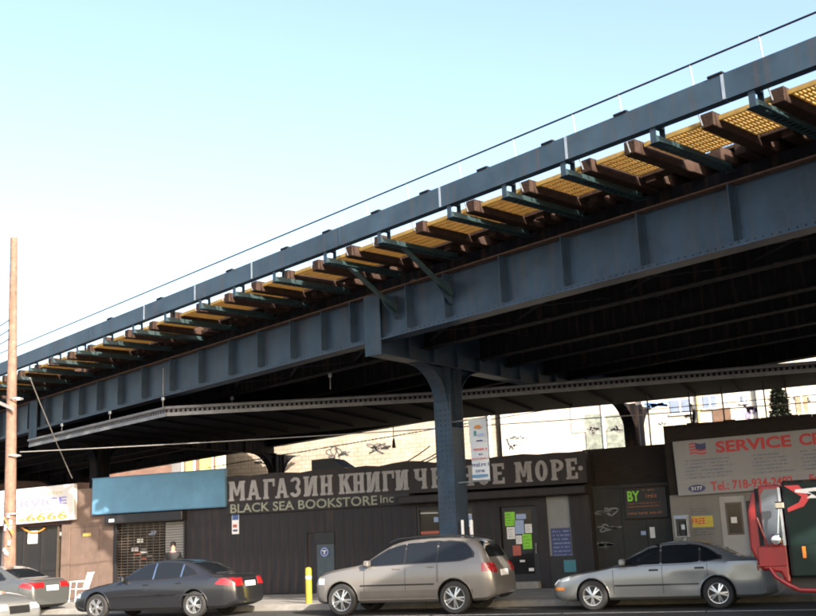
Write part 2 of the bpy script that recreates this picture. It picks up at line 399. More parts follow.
# deck: long walkway ties, short track ties, boards
TZ = 8.0
tie_px = [774,704,632,585,525,470,417,376,350,314,286]
TV = 14.45
ties = sorted([u_at(p, TV, TZ+.15) for p in tie_px], reverse=True)
u = ties[0]
while u < UB-1.5: u += 1.33; ties.append(u)
u = min(ties)
while u > UA+1: u -= 1.38; ties.append(u)
ties.sort()
def tie_mesh(w, d, y0, y1):
    return MB().bev(-w/2, w/2, lv(y0), lv(y1), TZ, TZ+d, .012)
ltm = [tie_mesh(.24, .25, TV+dv, 18.2).mesh('walkway_tie', TIEW) for dv in (0, .05, -.04)]
for k, u in enumerate(ties): inst('walkway_tie', ltm[k % 3], via, (lu(u), 0, 0), (0, 0, random.uniform(-.012, .012)))
stm = tie_mesh(.22, .25, 16.0, 28.5).mesh('track_tie', TIEW)
u = UA+.3; cnt = 0
while u < UB-.3:
    if min(abs(u-t) for t in ties) > .27:
        inst('track_tie', stm, via, (lu(u), random.uniform(-.06, .06), .004*random.random())); cnt += 1
    u += .46
MB().box(lu(UA), lu(UB), lv(16.3), lv(28.4), TZ+.275, TZ+.33).build('track_deck', PLANK, via, local=True)
MB().box(lu(UA), lu(UB), lv(16.55), lv(16.75), ZT+.002, TZ-.002).build('tie_bearer', DSTEEL, via, local=True)
MB().box(lu(UA), lu(UB), lv(17.9), lv(18.02), 7.502, TZ-.002).build('tie_bearer', DSTEEL, via, local=True)
# track rails
for v in (17.2, 18.65, 22.3, 23.75, 26.1, 27.5):
    MB().box(lu(UA), lu(UB), lv(v)-.035, lv(v)+.035, TZ+.335, TZ+.47).build('rail', RUST, via, local=True)
# yellow grating walkway, one panel between each pair of long ties
GZ = TZ+.15
def grating(L):
    g = MB(); n = max(3, int(L/.064)); sp = L/n
    for i in range(n): x = -L/2+sp*(i+.5); g.box(x-.011, x+.011, lv(14.68), lv(15.85), GZ, GZ+.045)
    for k in range(7): y = lv(14.68)+.02+k*(1.17-.04)/6; g.box(-L/2+.012, L/2-.012, y-.012, y+.012, GZ+.008, GZ+.037)
    g.box(-L/2, L/2, lv(14.62), lv(14.675), GZ-.02, GZ+.06)
    return g.mesh('grating_panel', GRATE)
gc = {}
for a, b in zip(ties[:-1], ties[1:]):
    L = round(b-a-.26, 2)
    if L not in gc: gc[L] = grating(L)
    inst('grating_panel', gc[L], via, (lu((a+b)/2), 0, random.uniform(-.004, .006)))
# planks lying along the inner side of the walkway
for a, b in zip(ties[:-1], ties[1:]):
    if random.random() < .8: MB().bev(lu(a)+.14, lu(b)-.14, lv(15.9), lv(16.0+random.uniform(.1,.28)), GZ-.03, GZ+.05, .008).build('kick_board', TIEW, via, local=True)
# outriggers with the fascia channel they carry
FV = 13.92; FZ0, FZ1 = 8.09, 8.52
o_px = [752,653,563,504,449,379,325,274,234,200]
outs = [u_at(p, FV, FZ0-.15) for p in o_px]
u = outs[0]
while u < UB-2: u += 1.8; outs.append(u)
u = min(outs)
while u > UA+1: u -= 1.86; outs.append(u)
om = MB()
for dx in (-.055, .055):
    s = 1 if dx > 0 else -1
    om.box(dx-.006, dx+.006, lv(FV)+.02, lv(16.2), TZ-.16, TZ-.05); om.box(min(dx, dx+s*.06), max(dx, dx+s*.06), lv(FV)+.02, lv(16.2), TZ-.172, TZ-.1601)
for k in range(14):
    y = lv(FV)+.35+k*.15
    om.beam((-.1, y, TZ-.178), (.1, y+.05, TZ-.178), .03, .010)
omm = om.mesh('outrigger', TEAL)
hm = MB().box(-.055, .055, lv(FV)+.0, lv(FV)+.02, TZ-.16, FZ0).box(-.05, .05, lv(FV)+.27, lv(FV)+.29, TZ-.16, FZ0+.06).box(-.06, .06, lv(FV)+.0, lv(FV)+.30, TZ-.172, TZ-.161).box(-.05, .05, lv(FV)+.145, lv(FV)+.269, FZ0+.02, FZ0+.04)
hmm = hm.mesh('hanger', STEEL2)
for u in outs:
    q = inst('outrigger', omm, via, (lu(u), 0, 0)); inst('hanger', hmm, q)
# fascia channel in lengths with a butt joint each few metres
jl = sorted([u_at(p, FV-.02, 7.9) for p in (726, 568, 441, 340, 252, 195, 144, 90)])
u = jl[-1]
while u < UB: u += 3.3; jl.append(u)
u = jl[0]
while u > UA: u -= 3.6; jl.append(u)
jl.sort()
for a, b in zip(jl[:-1], jl[1:]):
    fa = MB().box(lu(a)+.006, lu(b)-.006, lv(FV)-.03, lv(FV)-.012, FZ0, FZ1).box(lu(a)+.006, lu(b)-.006, lv(FV)-.012, lv(FV)+.15, FZ0+.001, FZ0+.018).box(lu(a)+.006, lu(b)-.006, lv(FV)-.012, lv(FV)+.12, FZ1-.018, FZ1-.001)
    f = fa.build('fascia_panel', STEEL2, via, local=True)
    MB().box(lu(a)-.025, lu(a)+.025, lv(FV)-.036, lv(FV)-.0301, FZ0+.01, FZ1-.01).build('joint_plate', GALV if random.random() < .55 else STEEL2, f, local=True)
cl = MB().bev(-.14, .14, lv(FV)-.05, lv(FV)+.05, FZ1, FZ1+.045, .012).mesh('cable_clip', DSTEEL)
for p in (716, 621, 548, 483, 425, 376, 327, 285, 230, 160, 110): inst('cable_clip', cl, via, (lu(u_at(p, FV, FZ1)), 0, 0))
# guard rail: thin posts from the tie ends through to a wire above the fascia
pm = MB().tube([(0, lv(14.38), TZ+.02), (0, lv(14.30), FZ0+.1), (0, lv(14.2), FZ1+.52)], .014, 6).mesh('rail_post', GALV)
posts = sorted(ties)
for u in posts: inst('rail_post', pm, via, (lu(u), 0, 0))
MB().tube([(lu(UA), lv(14.2), FZ1+.52), (lu(UB), lv(14.2), FZ1+.52)], .017, 6).build('rail_wire', DSTEEL, via, local=True)
# unseen deck bay added past the right edge to shade SUV rear and truck
BU0 = -3.3
bay = MB().box(lu(BU0), lu(UB), lv(10.6), lv(13.86), 8.36, 8.42).build('added_shade_bay', PLANK, via, local=True)
MB().box(lu(BU0), lu(UB), lv(10.6), lv(10.66), 7.75, 8.355).box(lu(BU0), lu(UB), lv(10.48), lv(10.78), 7.72, 7.75).build('added_bay_girder', STEEL2, bay, local=True)
MB().box(lu(BU0)-.02, lu(BU0)+.02, lv(10.67), lv(13.86), 7.80, 8.355).build('added_bay_end', STEEL2, bay, local=True)
bm_ = MB().box(-.06, .06, lv(10.67), lv(16.0), 7.62, 7.82).mesh('added_bay_beam', DSTEEL)
for k in range(11): inst('added_bay_beam', bm_, bay, (lu(BU0)+.6+2.9*k, 0, 0))
# knee braces under the walkway
for px in (400, 455):
    uu = u_at(px, GV, 6.95)
    k = MB().beam((lu(uu)-.0, lv(14.6), TZ-.15), (lu(uu), lv(16.0), 6.98), .10, .07).build('knee_brace', TEAL, via, local=True)
    MB().prism([(lv(15.62), 7.16), (lv(16.0), 6.78), (lv(16.09), 6.78), (lv(16.09), 7.35), (lv(15.62), 7.28)], 'x', lu(uu)-.075, lu(uu)-.06).build('gusset', STEEL, k, local=True)

# bents: column(s), haunches, cross girder
def Vl(P): return Vector((P.x*UV.x+P.y*UV.y-U0, P.x*VV.x+P.y*VV.y-V0, 0))
C1 = Vl(onY(455, 540, 25.45)); PG1 = Vector((lu(-18.85), lv(GV), 0))
WD = (C1-PG1).normalized(); WN = Vector((WD.y, -WD.x, 0))       # bent axis and its normal (towards +u)
def wpt(base, t, s, z): p = base + WD*t + WN*s; return (p.x, p.y, z)
def slab(mb, base, poly, s0, s1, mi=0):
    # outline in (t,z) on the bent plane extruded along its normal
    n = len(poly); mb.add([wpt(base, t, s0, z) for t, z in poly]+[wpt(base, t, s1, z) for t, z in poly],
        [tuple(range(n)), tuple(range(2*n-1, n-1, -1))]+[(i, n+i, n+(i+1) % n, (i+1) % n) for i in range(n)], mi)
def wbox(mb, base, t0, t1, s0, s1, z0, z1): slab(mb, base, [(t0, z0), (t1, z0), (t1, z1), (t0, z1)], s0, s1)
CGB, CGT = 6.02, 7.49
def column(base, zt, m, hl, hr, name='column', label=None):
    c = MB()
    wbox(c, base, -.27, .27, -.012, .012, -.02, zt)                 # web
    wbox(c, base, -.285, -.2701, -.26, .26, -.02, zt)               # flanges
    wbox(c, base, .2701, .285, -.26, .26, -.02, zt)
    for s in (-1, 1):
        wbox(c, base, -.27, -.20, s*.012 if s > 0 else -.1, .1 if s > 0 else -.012, -.02, zt-.01)
        wbox(c, base, .20, .27, s*.012 if s > 0 else -.1, .1 if s > 0 else -.012, -.02, zt-.01)
        wbox(c, base, -.269, .269, s*.2451 if s > 0 else -.2599, .2599 if s > 0 else -.2451, .1, 4.45)   # side cover plates
    o = c.build(name, m, via, local=True)
    if label: o['label'] = label
    b = MB(); wbox(b, base, -.42, .42, -.40, .40, -.02, .19); b.build('base_plate', m, o, local=True)
    rv = MB(); hemi = [(0, 0, -.02)] + [(.022*math.cos(a), .022*math.sin(a), 0) for a in [k*math.pi/3 for k in range(6)]]
    z = .35
    while z < zt-.2:
        for s in (-.2, -.07, .07, .2):
            rv.add([wpt(base, -.285+p[2], s+p[0], z+p[1]) for p in hemi], [(0, 1+k, 1+(k+1) % 6) for k in range(6)])
        for t in (-.2, .2):
            rv.add([wpt(base, t+p[0], .2599-p[2], z+p[1]) for p in hemi] if z < 4.4 else [wpt(base, t+p[0], .1-p[2], z+p[1]) for p in hemi], [(0, 1+k, 1+(k+1) % 6) for k in range(6)])
        z += .13
    r = rv.build('rivets', m, o, local=True); r['kind'] = 'stuff'
    # curved haunches
    for sg, R in ((-1, hl), (1, hr)):
        if R <= 0: continue
        z0 = CGB - R*.95; arc = [(sg*(.286 + R*(1-math.cos(a))), z0 + (CGB-.001-z0)*math.sin(a)) for a in [k*math.pi/2/9 for k in range(10)]]
        h = MB(); slab(h, base, arc + [(sg*.286, CGB-.001)], -.012, .012)
        for (ta, za), (tb, zb) in zip(arc[:-1], arc[1:]):
            slab(h, base, [(ta, za), (tb, zb), (tb-sg*.004, zb-.018), (ta+sg*.018, za-.004)] if False else [(ta, za), (tb, zb), (tb+sg*.012, zb-.014), (ta+sg*.012, za-.014)], -.20, .20)
        h.build('haunch', m, o, local=True)
    return o
def bent(pg, cols, m, tend):
    g = MB(); base = pg
    wbox(g, base, -.10, tend, -.014, .014, CGB+.03, CGT)
    wbox(g, base, -.10, tend, -.21, .21, CGB, CGB+.03)
    wbox(g, base, .35, tend, -.21, .21, CGT-.03, CGT-.001)
    for k in range(1, int(tend/1.1)): wbox(g, base, k*1.1-.04, k*1.1+.04, .0141, .12, CGB+.031, CGT-.031)
    for k in range(1, int(tend/1.1)): wbox(g, base, k*1.1-.04, k*1.1+.04, -.12, -.0141, CGB+.031, CGT-.031)
    o = g.build('cross_girder', m, via, local=True)
    p = MB(); wbox(p, base, -.26, -.235, -.24, .24, CGB-.02, CGT-.02); p.build('end_plate', STEEL2, o, local=True)
    return o
BC = (C1-PG1).length
bent(PG1, None, STEEL, 13.0)
column(C1, CGB, STEEL, 1.15, 1.0, label='riveted blue column standing at the kerb behind the SUV')
def on_axis(base, px):
    # distance along the bent axis from base at which a given picture column is met
    w0 = WM[via] @ base; d = (WM[via].to_3x3() @ WD); m = ray(px, 450); k = m.x/m.y
    return (k*w0.y - w0.x)/(d.x - k*d.y)
t2 = on_axis(C1, 636); C2 = C1 + WD*t2
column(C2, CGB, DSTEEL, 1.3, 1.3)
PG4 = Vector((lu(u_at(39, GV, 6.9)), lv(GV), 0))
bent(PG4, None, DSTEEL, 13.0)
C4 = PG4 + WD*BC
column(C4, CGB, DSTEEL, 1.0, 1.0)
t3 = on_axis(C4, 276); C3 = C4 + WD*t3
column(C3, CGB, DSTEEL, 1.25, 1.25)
for uu in (1.2, 20.5, -58.4):
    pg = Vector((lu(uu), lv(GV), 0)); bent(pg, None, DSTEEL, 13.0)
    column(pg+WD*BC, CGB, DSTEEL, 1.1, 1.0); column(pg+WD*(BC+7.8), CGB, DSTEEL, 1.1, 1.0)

# ------------------------------------------------------------------ suspended work platform under the viaduct
PZ = 5.89
pc = [onZ(30, 443, PZ), onZ(167, 411, PZ), onZ(440, 396, PZ), onZ(816, 366, PZ)]
A, B_, C_, D_ = [Vector((p.x, p.y)) for p in pc]
E_ = D_ + (D_-C_)*.9
FARP = [Vector((7.0, 34.4)), Vector((-4, 34.9)), Vector((-22, 35.6))]
plat = thing('work_platform', 'suspended corrugated work platform hung on wires under the viaduct', 'platform', (B_.x, B_.y, PZ))
poly = [A, B_, C_, D_, E_] + FARP
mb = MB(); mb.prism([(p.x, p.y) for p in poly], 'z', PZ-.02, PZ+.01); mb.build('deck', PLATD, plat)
def edge(a, b):
    d = (b-a).normalized(); nrm = Vector((d.y, -d.x))
    if (nrm.dot(Vector((0, -1)))) < 0: nrm = -nrm
    A3 = lambda p, o, z: (p.x+nrm.x*o, p.y+nrm.y*o, z)
    e = MB().tube([A3(a, .06, PZ+.09), A3(b, .06, PZ+.09)], .05, 10)
    eo = e.build('edge_tube', PLATE, plat, smooth=True)
    MB().beam(A3(a, .035, PZ-.11), A3(b, .035, PZ-.11), .02, .11).build('toe_channel', PLATE, plat)
    MB().beam(A3(a, .012, PZ+.0), A3(b, .012, PZ+.0), .016, .11).build('edge_backing', PLATD, plat)
    # corrugated deck ends showing between tube and channel
    co = MB(); L = (b-a).length; n = int(L/.15)
    for i in range(n):
        p = a + d*(i+.5)*L/n; q = p - d*.04; r = p + d*.04
        co.add([A3(q, .05, PZ-.05), A3(r, .05, PZ-.05), A3(r, .05, PZ+.03), A3(q, .05, PZ+.03), A3(q, -.25, PZ-.05), A3(r, -.25, PZ-.05), A3(r, -.25, PZ-.021), A3(q, -.25, PZ-.021)],
               [(0,1,2,3),(0,4,5,1),(0,3,7,4),(1,5,6,2)])
    co.build('corrugated_edge', mat('deck_steel', (.09, .09, .10), .5, .2, var=.3), plat)
edge(A, B_); edge(B_, C_); edge(C_, E_)
# ribs under the deck
for k in range(22):
    x = -24.5 + k*1.35
    if x < B_.x: lo = A.y + (x-A.x)*(B_.y-A.y)/(B_.x-A.x) + .4
    elif x < C_.x: lo = B_.y + (x-B_.x)*(C_.y-B_.y)/(C_.x-B_.x) + .3
    else: lo = C_.y + (x-C_.x)*(D_.y-C_.y)/(D_.x-C_.x) + .3
    if x > A.x+1: bx('deck_rib', PLATD, plat, x-.04, x+.04, lo, 34.2, PZ-.10, PZ-.021)
# hanger wires with clamps on the girder flange
for px, yb in ((62, 433), (110, 424), (163, 411), (232, 395), (330, 380)):
    hv = GV-.17 if yb > 400 else 17.84
    uu = u_at(px, hv, ZB); q = UV*uu + VV*hv
    w = MB().tube([(q.x, q.y, PZ+.01), (q.x, q.y, ZB+.9 if px in (163,) else ZB+.02)], .014, 6).build('hanger_wire', CABLEL, plat)
    MB().bev(q.x-.05, q.x+.05, q.y-.03, q.y+.04, ZB-.11, ZB-.003, .012).build('beam_clamp', GALV, w)

# ================================================================== SHOPS
def X(px, Y=FY, z=2.0): return xat(px, Y, z)
def rect(px0, px1, py0, py1, Y):
    a = onY(px0, py1, Y); b = onY(px1, py0, Y); c = onY(px0, py0, Y); d = onY(px1, py1, Y)
    return (a.x+c.x)/2, (b.x+d.x)/2, (a.z+d.z)/2, (b.z+c.z)/2
def poster(name, m, parent, px0, px1, py0, py1, Y, th=.006, label=None):
    x0, x1, z0, z1 = rect(px0, px1, py0, py1, Y)
    o = bx(name, m, parent, x0, x1, Y-th, Y, z0, z1)
    if label: o['label'] = label
    return o
SW = .15         # pavement level
# ---- bookstore
BX0, BX1 = X(227), X(591)
XS = X(412)
book = thing('bookstore', 'long dark brown bookstore with slab lettered sign band over the front', 'shop', ((BX0+BX1)/2, FY, SW))
wall = bx('wall', BROWN, book, BX0, XS, FY+.06, FY+.35, SW-.02, 3.13)
pw = .335; n = int((XS-BX0)/pw); pw = (XS-BX0)/n
dx0, dx1, dz0, dz1 = rect(317, 334, 533, 600, FY)
pmn = MB().bev(.002, pw-.002, 0, .058, SW+.02, 3.12, .003).mesh('cladding_panel', BROWN)
for i in range(n):
    xa = BX0+i*pw
    if xa+pw > dx0-.02 and xa < dx1+.02:
        bx('cladding_panel', BROWN, wall, xa+.002, xa+pw-.002, FY, FY+.058, dz1+.03, 3.12, .003)
    else: inst('cladding_panel', pmn, wall, (xa-WM[book].translation.x, random.uniform(0, .003), -SW))
bx('rear_wall', BRICKD, book, BX0+.01, BX1-.01, 36.2, 36.45, SW, 4.0)
bx('side_wall', BRICKD, book, BX0+.001, BX0+.25, FY+.36, 36.19, SW, 4.0); bx('side_wall', BRICKD, book, BX1-.25, BX1-.001, FY+.36, 36.19, SW, 4.0)
bx('roof', DARKF, book, BX0+.02, BX1-.02, FY+.31, 36.1, 3.86, 3.95)
band = MB()
nseg = 26
# sign band with a slightly wavering top edge
vs = []; fs = []
for i in range(nseg+1):
    x = BX0+(BX1-BX0)*i/nseg; zt = 4.07 + .05*math.sin(i*1.9)*random.random() + (.05 if i in (13, 14, 15, 22) else 0)
    vs += [(x, FY-.07, 3.13), (x, FY-.07, zt), (x, FY+.30, zt), (x, FY+.30, 3.13)]
for i in range(nseg):
    a = i*4; b = a+4
    for k in range(4): fs.append((a+k, b+k, b+(k+1) % 4, a+(k+1) % 4))
fs += [(0, 1, 2, 3), (nseg*4+3, nseg*4+2, nseg*4+1, nseg*4)]
band.add(vs, fs); bandO = band.build('sign_band', BROWNB, book)
bx('band_trim', DARKF, book, BX0+.005, XS-.02, FY-.085, FY-.001, 3.05, 3.127)
# slab letters
S = .24
def glyph(ch, w):
    s = min(.22, .30*w/.55); sf = .11; e = .05   # stroke, serif height, serif overhang (height = 1)
    v = lambda x: [(x, 0), (x+s, 0), (x+s, 1), (x, 1)]
    sb = lambda x: [(x-e, 0), (x+s+e, 0), (x+s+e, sf), (x-e, sf)]
    stp = lambda x: [(x-e, 1-sf), (x+s+e, 1-sf), (x+s+e, 1), (x-e, 1)]
    R_ = w-s-e; L_ = e; t = .15
    bar = lambda x0, x1, z: [(x0, z), (x1, z), (x1, z+t), (x0, z+t)]
    def ring(cx, cz, rx, rz, th, a0=0, a1=360, n=18):
        out = []
        for k in range(n):
            p, q = rad(a0+(a1-a0)*k/n), rad(a0+(a1-a0)*(k+1)/n)
            out.append([(cx+rx*math.cos(p), cz+rz*math.sin(p)), (cx+rx*math.cos(q), cz+rz*math.sin(q)), (cx+(rx-th)*math.cos(q), cz+(rz-th*.8)*math.sin(q)), (cx+(rx-th)*math.cos(p), cz+(rz-th*.8)*math.sin(p))])
        return out
    if ch == 'М':
        m_ = w/2
        return [v(L_), v(R_), sb(L_), sb(R_), stp(L_), stp(R_), [(L_+s*.4, 1), (L_+s*1.3, 1), (m_+.06, .28), (m_-.06, .28)], [(R_+s*.6, 1), (R_-s*.3, 1), (m_-.06, .26), (m_+.06, .26)]]
    if ch == 'А':
        m_ = w/2
        return [[(L_+.02, 0), (L_+s*.85, 0), (m_+.07, 1), (m_-.12, 1)], [(R_+s-.02, 0), (R_+s*.1, 0), (m_-.10, 1), (m_+.12, 1)], bar(L_+.12, R_+s-.12, .24), [(L_-e, 0), (L_+s+.02, 0), (L_+s+.02, sf), (L_-e, sf)], [(R_-.02, 0), (R_+s+e, 0), (R_+s+e, sf), (R_-.02, sf)]]
    if ch == 'Г': return [v(L_), sb(L_), stp(L_), bar(L_+s, w, .85), [(w-.11, .62), (w, .62), (w, .85), (w-.11, .85)]]
    if ch == 'З': return ring(w*.48, .735, w*.46, .265, s*.85, -80, 165, 14)+ring(w*.48, .285, w*.50, .285, s*.9, -165, 82, 16)
    if ch == 'И': return [v(L_), v(R_), sb(L_), sb(R_), stp(L_), stp(R_), [(L_+s*.6, .06), (L_+s*1.5, .06), (R_+s*.4, .94), (R_-s*.5, .94)]]
    if ch == 'Н': return [v(L_), v(R_), sb(L_), sb(R_), stp(L_), stp(R_), bar(L_+s, R_, .43)]
    if ch == 'К': return [v(L_), sb(L_), stp(L_), [(L_+s, .40), (L_+s, .62), (w-s*1.2, 1), (w, 1)], [(L_+s*1.1, .53), (L_+s*1.9, .70), (w+.02, 0), (w-s*1.2, 0)], [(w-s*1.6, 0), (w+e, 0), (w+e, sf), (w-s*1.6, sf)], [(w-s*1.6, 1-sf), (w+e, 1-sf), (w+e, 1), (w-s*1.6, 1)]]
    if ch == 'Ч': return [v(R_), sb(R_), stp(R_), [(L_, .55), (L_+s, .55), (L_+s, 1), (L_, 1)], stp(L_), [(L_, .55), (L_+s*.8, .40), (R_, .40), (R_, .56), (L_+s, .56)]]
    if ch == 'Е': return [v(L_), sb(L_), stp(L_), bar(L_+s, w, .85), bar(L_+s, w, 0), bar(L_+s, w*.80, .43), [(w-.10, .15), (w, .15), (w, .30), (w-.10, .30)], [(w-.10, .70), (w, .70), (w, .85), (w-.10, .85)]]
    if ch == 'О': return ring(w/2, .5, w/2, .51, s)
    if ch == 'Р': return [v(L_), sb(L_), stp(L_)]+ring(L_+s, .70, w-L_-s, .30, s*.9, -90, 90, 12)
    if ch == '.': return [[(0, 0), (.15, 0), (.15, .15), (0, .15)]]
LPX = [('М',229,245.5),('А',247,261),('Г',263.5,275),('А',275.5,289),('З',290.5,301.5),('И',304,318),('Н',320.5,333),('К',339,352),('Н',353,365),('И',366.5,380.5),('Г',382.5,394.5),('И',395.5,409),
       ('Ч',414.5,427.5),('Е',431.5,443),('Р',446,458),('Н',461,474),('О',477.5,490),('Е',492.5,504.5),('М',515,532.5),('О',535.5,548),('Р',551,564),('Е',566,577.5)]
LY = FY-.071
for k, (ch, p0, p1) in enumerate(LPX):
    x0, x1 = X(p0, LY, 3.5), X(p1, LY, 3.5); H = .66-.05*k/21; zb = 3.235+.02*k/21
    w = (x1-x0)/H; mb = MB()
    for j, poly in enumerate(glyph(ch, w)):
        mb.prism([(x0+a*H, zb+c*H) for a, c in poly], 'y', LY-.022-.0012*j, LY+.002)
    mb.build('letter', LETTER, bandO)
mb = MB(); xx = X(580.5, LY, 3.6); mb.lathe([(0, -.022), (.07, -.022), (.07, .002)], 12, 'y', (xx, LY, 3.56)); mb.build('letter', LETTER, bandO)
a, b = onY(232, 513, FY), onY(378.5, 505, FY)
text('lettering', 'BLACK SEA BOOKSTORE', LETTER2, wall, a.x, FY-.089, 2.835, .30, b.x-a.x, .012, .008)
a = X(381, FY, 2.9)
text('lettering', 'inc .', LETTER2, wall, X(381.5, FY, 2.9), FY-.089, 2.88, .24, X(401, FY, 2.9)-X(381.5, FY, 2.9), .01, .008)
bx('lettering_board', BROWN, book, BX0+.05, XS-.05, FY-.088, FY-.0005, 2.79, 3.045)
# narrow metal door with a round emblem
leaf = bx('door', mat('grey_door', (.055, .075, .09), .5, var=.2), book, dx0, dx1, FY+.02, FY+.055, SW, dz1-.35)
bx('louvre', DARKF, book, dx0-.05, dx1+.05, FY-.03, FY+.055, dz1-.34, dz1+.02)
ex, _, ez, _ = rect(324.5, 325, 551.5, 552, FY)
mb = MB().lathe([(0, -.01), (.17, -.01), (.17, .012)], 20, 'y', (ex, FY+.008, ez)); e = mb.build('emblem', NAVY, leaf)
MB().lathe([(.11, -.014), (.14, -.014), (.14, -.0105)], 20, 'y', (ex, FY+.008, ez)).build('emblem_ring', PALEB, e)
bx('emblem_mark', PAPER, e, ex-.08, ex+.07, FY-.010, FY-.0025, ez+.025, ez+.055); bx('emblem_mark', PAPER, e, ex-.02, ex+.02, FY-.0105, FY-.0025, ez-.07, ez+.0245)
# small posters
pst = poster('wall_poster', PAPER, book, 232, 239, 514, 534, FY-.004)
poster('print', mat('print_blue', (.06, .11, .30), .5, var=.6, scale=9), pst, 232.3, 238.6, 514.5, 520, FY-.0102, .002)
poster('print', REDP, pst, 233, 237, 524.5, 527.5, FY-.0102, .002); poster('print', NAVY, pst, 233, 237.5, 529.5, 531.5, FY-.0102, .002)
# right-hand shopfront
bx('shutter_box', BROWNB, book, X(404), BX1-.03, FY-.42, FY+.30, 2.80, 3.045, .03)
mull = [412, 417, 474, 500, 537, 547, 573, 591]
bx('stall_riser', BROWN, book, X(412), X(500), FY, FY+.3, SW, 1.25)
wx0, wx1, wz0, wz1 = rect(417, 474, 506, 535, FY)
w_ = bx('window', GLASSR, book, wx0, wx1, FY+.10, FY+.12, 1.25, 2.60)
for a_, b_ in ((wx0, wx0+.07), ((wx0*.62+wx1*.38), (wx0*.62+wx1*.38)+.05), (wx1-.07, wx1)): bx('frame', DARKF, w_, a_, b_, FY+.02, FY+.099, 1.26, 2.61)
bx('frame', DARKF, w_, wx0, wx1, FY+.022, FY+.098, 2.61, 2.67); bx('sill', BRONZE, w_, wx0, wx1, FY-.04, FY+.09, 1.255, 1.30)
poster('window_poster', PAPER, w_, 456, 472, 514, 527, FY+.096); poster('window_poster', REDP, w_, 458, 474, 529, 533, FY+.094)
poster('window_poster', PALEB, w_, 457.5, 471, 515, 525, FY+.088, .004); poster('window_display', REDP, w_, 419, 446, 531, 534, FY+.096)
poster('window_display', PALEB, w_, 434, 443, 517, 522, FY+.096)
MB().tube([(wx0+.1, FY+.09, 2.5), (wx0+1.2, FY+.09, 2.47)], .02, 6).build('strip_light', PAPER, w_)
for a_, b_ in ((474, 500), (537, 547)): bx('pier', BROWN, book, X(a_), X(b_), FY+.003, FY+.3, SW if a_ != 474 else 1.252, 2.79)
bx('pier', BROWN, book, X(572), BX1-.003, FY+.004, FY+.3, SW, 2.79); bx('pier', BROWN, book, XS+.001, X(417)-.003, FY+.002, FY+.3, 1.252, 2.79)
bx('transom', BROWN, book, X(417), X(474), FY+.005, FY+.3, 2.68, 2.79)
bx('transom', BROWN, book, X(500)+.001, X(537)-.001, FY+.005, FY+.3, 2.56, 2.79)
bx('doorstep', CONC, book, X(500)+.001, X(537)-.001, FY-.25, FY+.3, SW-.01, .34)
dr = bx('door', DARKF, book, X(501), X(536), FY+.12, FY+.16, .345, 2.555)
x0, x1, z0, z1 = rect(504.5, 533, 511, 573, FY+.1)
bx('pane', GLASSR, dr, x0, x1, FY+.108, FY+.1195, .55, 2.42)
for m_, q in ((GREEN, (505, 515, 512, 526)), (PAPER, (507, 515, 527, 539)), (PALEB, (515, 524, 520, 534)), (PAPER, (525, 532, 524, 533)), (GREEN, (522.8, 532, 534, 549)), (PAPER, (516, 522, 535.5, 544)), (REDP, (513, 521, 545.5, 555.6)), (PAPER, (520, 525, 560, 562)), (PALEB, (516, 526, 514, 519)), (PAPER, (529, 534, 568, 571))):
    p_ = poster('door_poster', m_, dr, *q, FY+.107)
    if m_ in (GREEN, PAPER) and q[3]-q[2] > 8:
        x0, x1, z0, z1 = rect(*q, FY+.1)
        glyph_rows('print', BLACK, p_, x0+.03, x1-.02, FY+.1005, z0+.04, z1-.03, 4, int(q[0]))
MB().tube([(X(534), FY+.06, 1.15), (X(534), FY+.06, 1.45)], .015, 6).build('handle', CHROME, dr)
pn = bx('window', mat('blind_grey', (.22, .23, .24), .6, var=.1), book, X(547)+.002, X(572)-.002, FY+.09, FY+.12, SW, 2.79)
bx('frame', DARKF, pn, X(547)+.003, X(572)-.003, FY+.02, FY+.089, SW, 1.05); bx('frame', DARKF, pn, X(571)-.03, X(572)-.003, FY+.02, FY+.089, 1.051, 2.785)
pp = poster('shop_poster', NAVY, pn, 551.5, 571, 528, 558, FY+.088)
x0, x1, z0, z1 = rect(552, 571, 528, 558, FY+.08); glyph_rows('print', PALEB, pp, x0+.04, x1-.02, FY+.0815, z0+.03, z1-.03, 7, 5, 1.2)
poster('shop_poster', TEALP, pn, 564, 576, 560, 572, FY+.001)
# roof clutter on the bookstore
hx0, hx1, hz0, hz1 = rect(317, 349, 459, 472, 32.4)
h_ = MB().prism([(hx0, 3.95), (hx1+.1, 3.95), (hx1, hz0+.12), (hx0+(hx1-hx0)*.62, hz1), (hx0, hz1-.02)], 'y', 32.0, 33.0).build('roof_hatch', DARKF); tag(h_, 'dark tarred roof hatch on the bookstore roof', 'hatch')

# ---- shop with the blank blue sign
LX0, LX1 = X(70), BX0-.002
blue = thing('shutter_shop', 'brown shop with a roller shutter under the blank blue sign', 'shop', ((LX0+LX1)/2, FY, SW))
sx0, sx1 = X(116), X(186); tx = X(113)
bx('wall', BROWN, blue, sx1, LX1, FY+.01, FY+.3, SW, 4.05); bx('wall', BROWN, blue, tx, sx0, FY+.01, FY+.3, SW, 4.05)
bx('lintel', BROWN, blue, sx0, sx1, FY+.012, FY+.3, 2.72, 4.05)
k = LX0
ww = (tx-LX0)/3
for i in range(3): bx('wall_panel', TANP, blue, LX0+i*ww+.008, LX0+(i+1)*ww-.008, FY+.012, FY+.3, SW, 2.66, .008)
bx('panel_rail', TANP, blue, LX0, tx, FY+.006, FY+.3, 2.665, 2.74); bx('wall', TANP, blue, LX0, tx, FY+.015, FY+.3, 2.745, 4.02)
poster('notice', GOLD, blue, 83, 91, 533, 536, FY+.011)
bx('rear_wall', BRICKD, blue, LX0, LX1, 36.2, 36.4, SW, 3.9); bx('roof', DARKF, blue, LX0+.02, LX1-.02, FY+.31, 36.19, 3.8, 3.9)
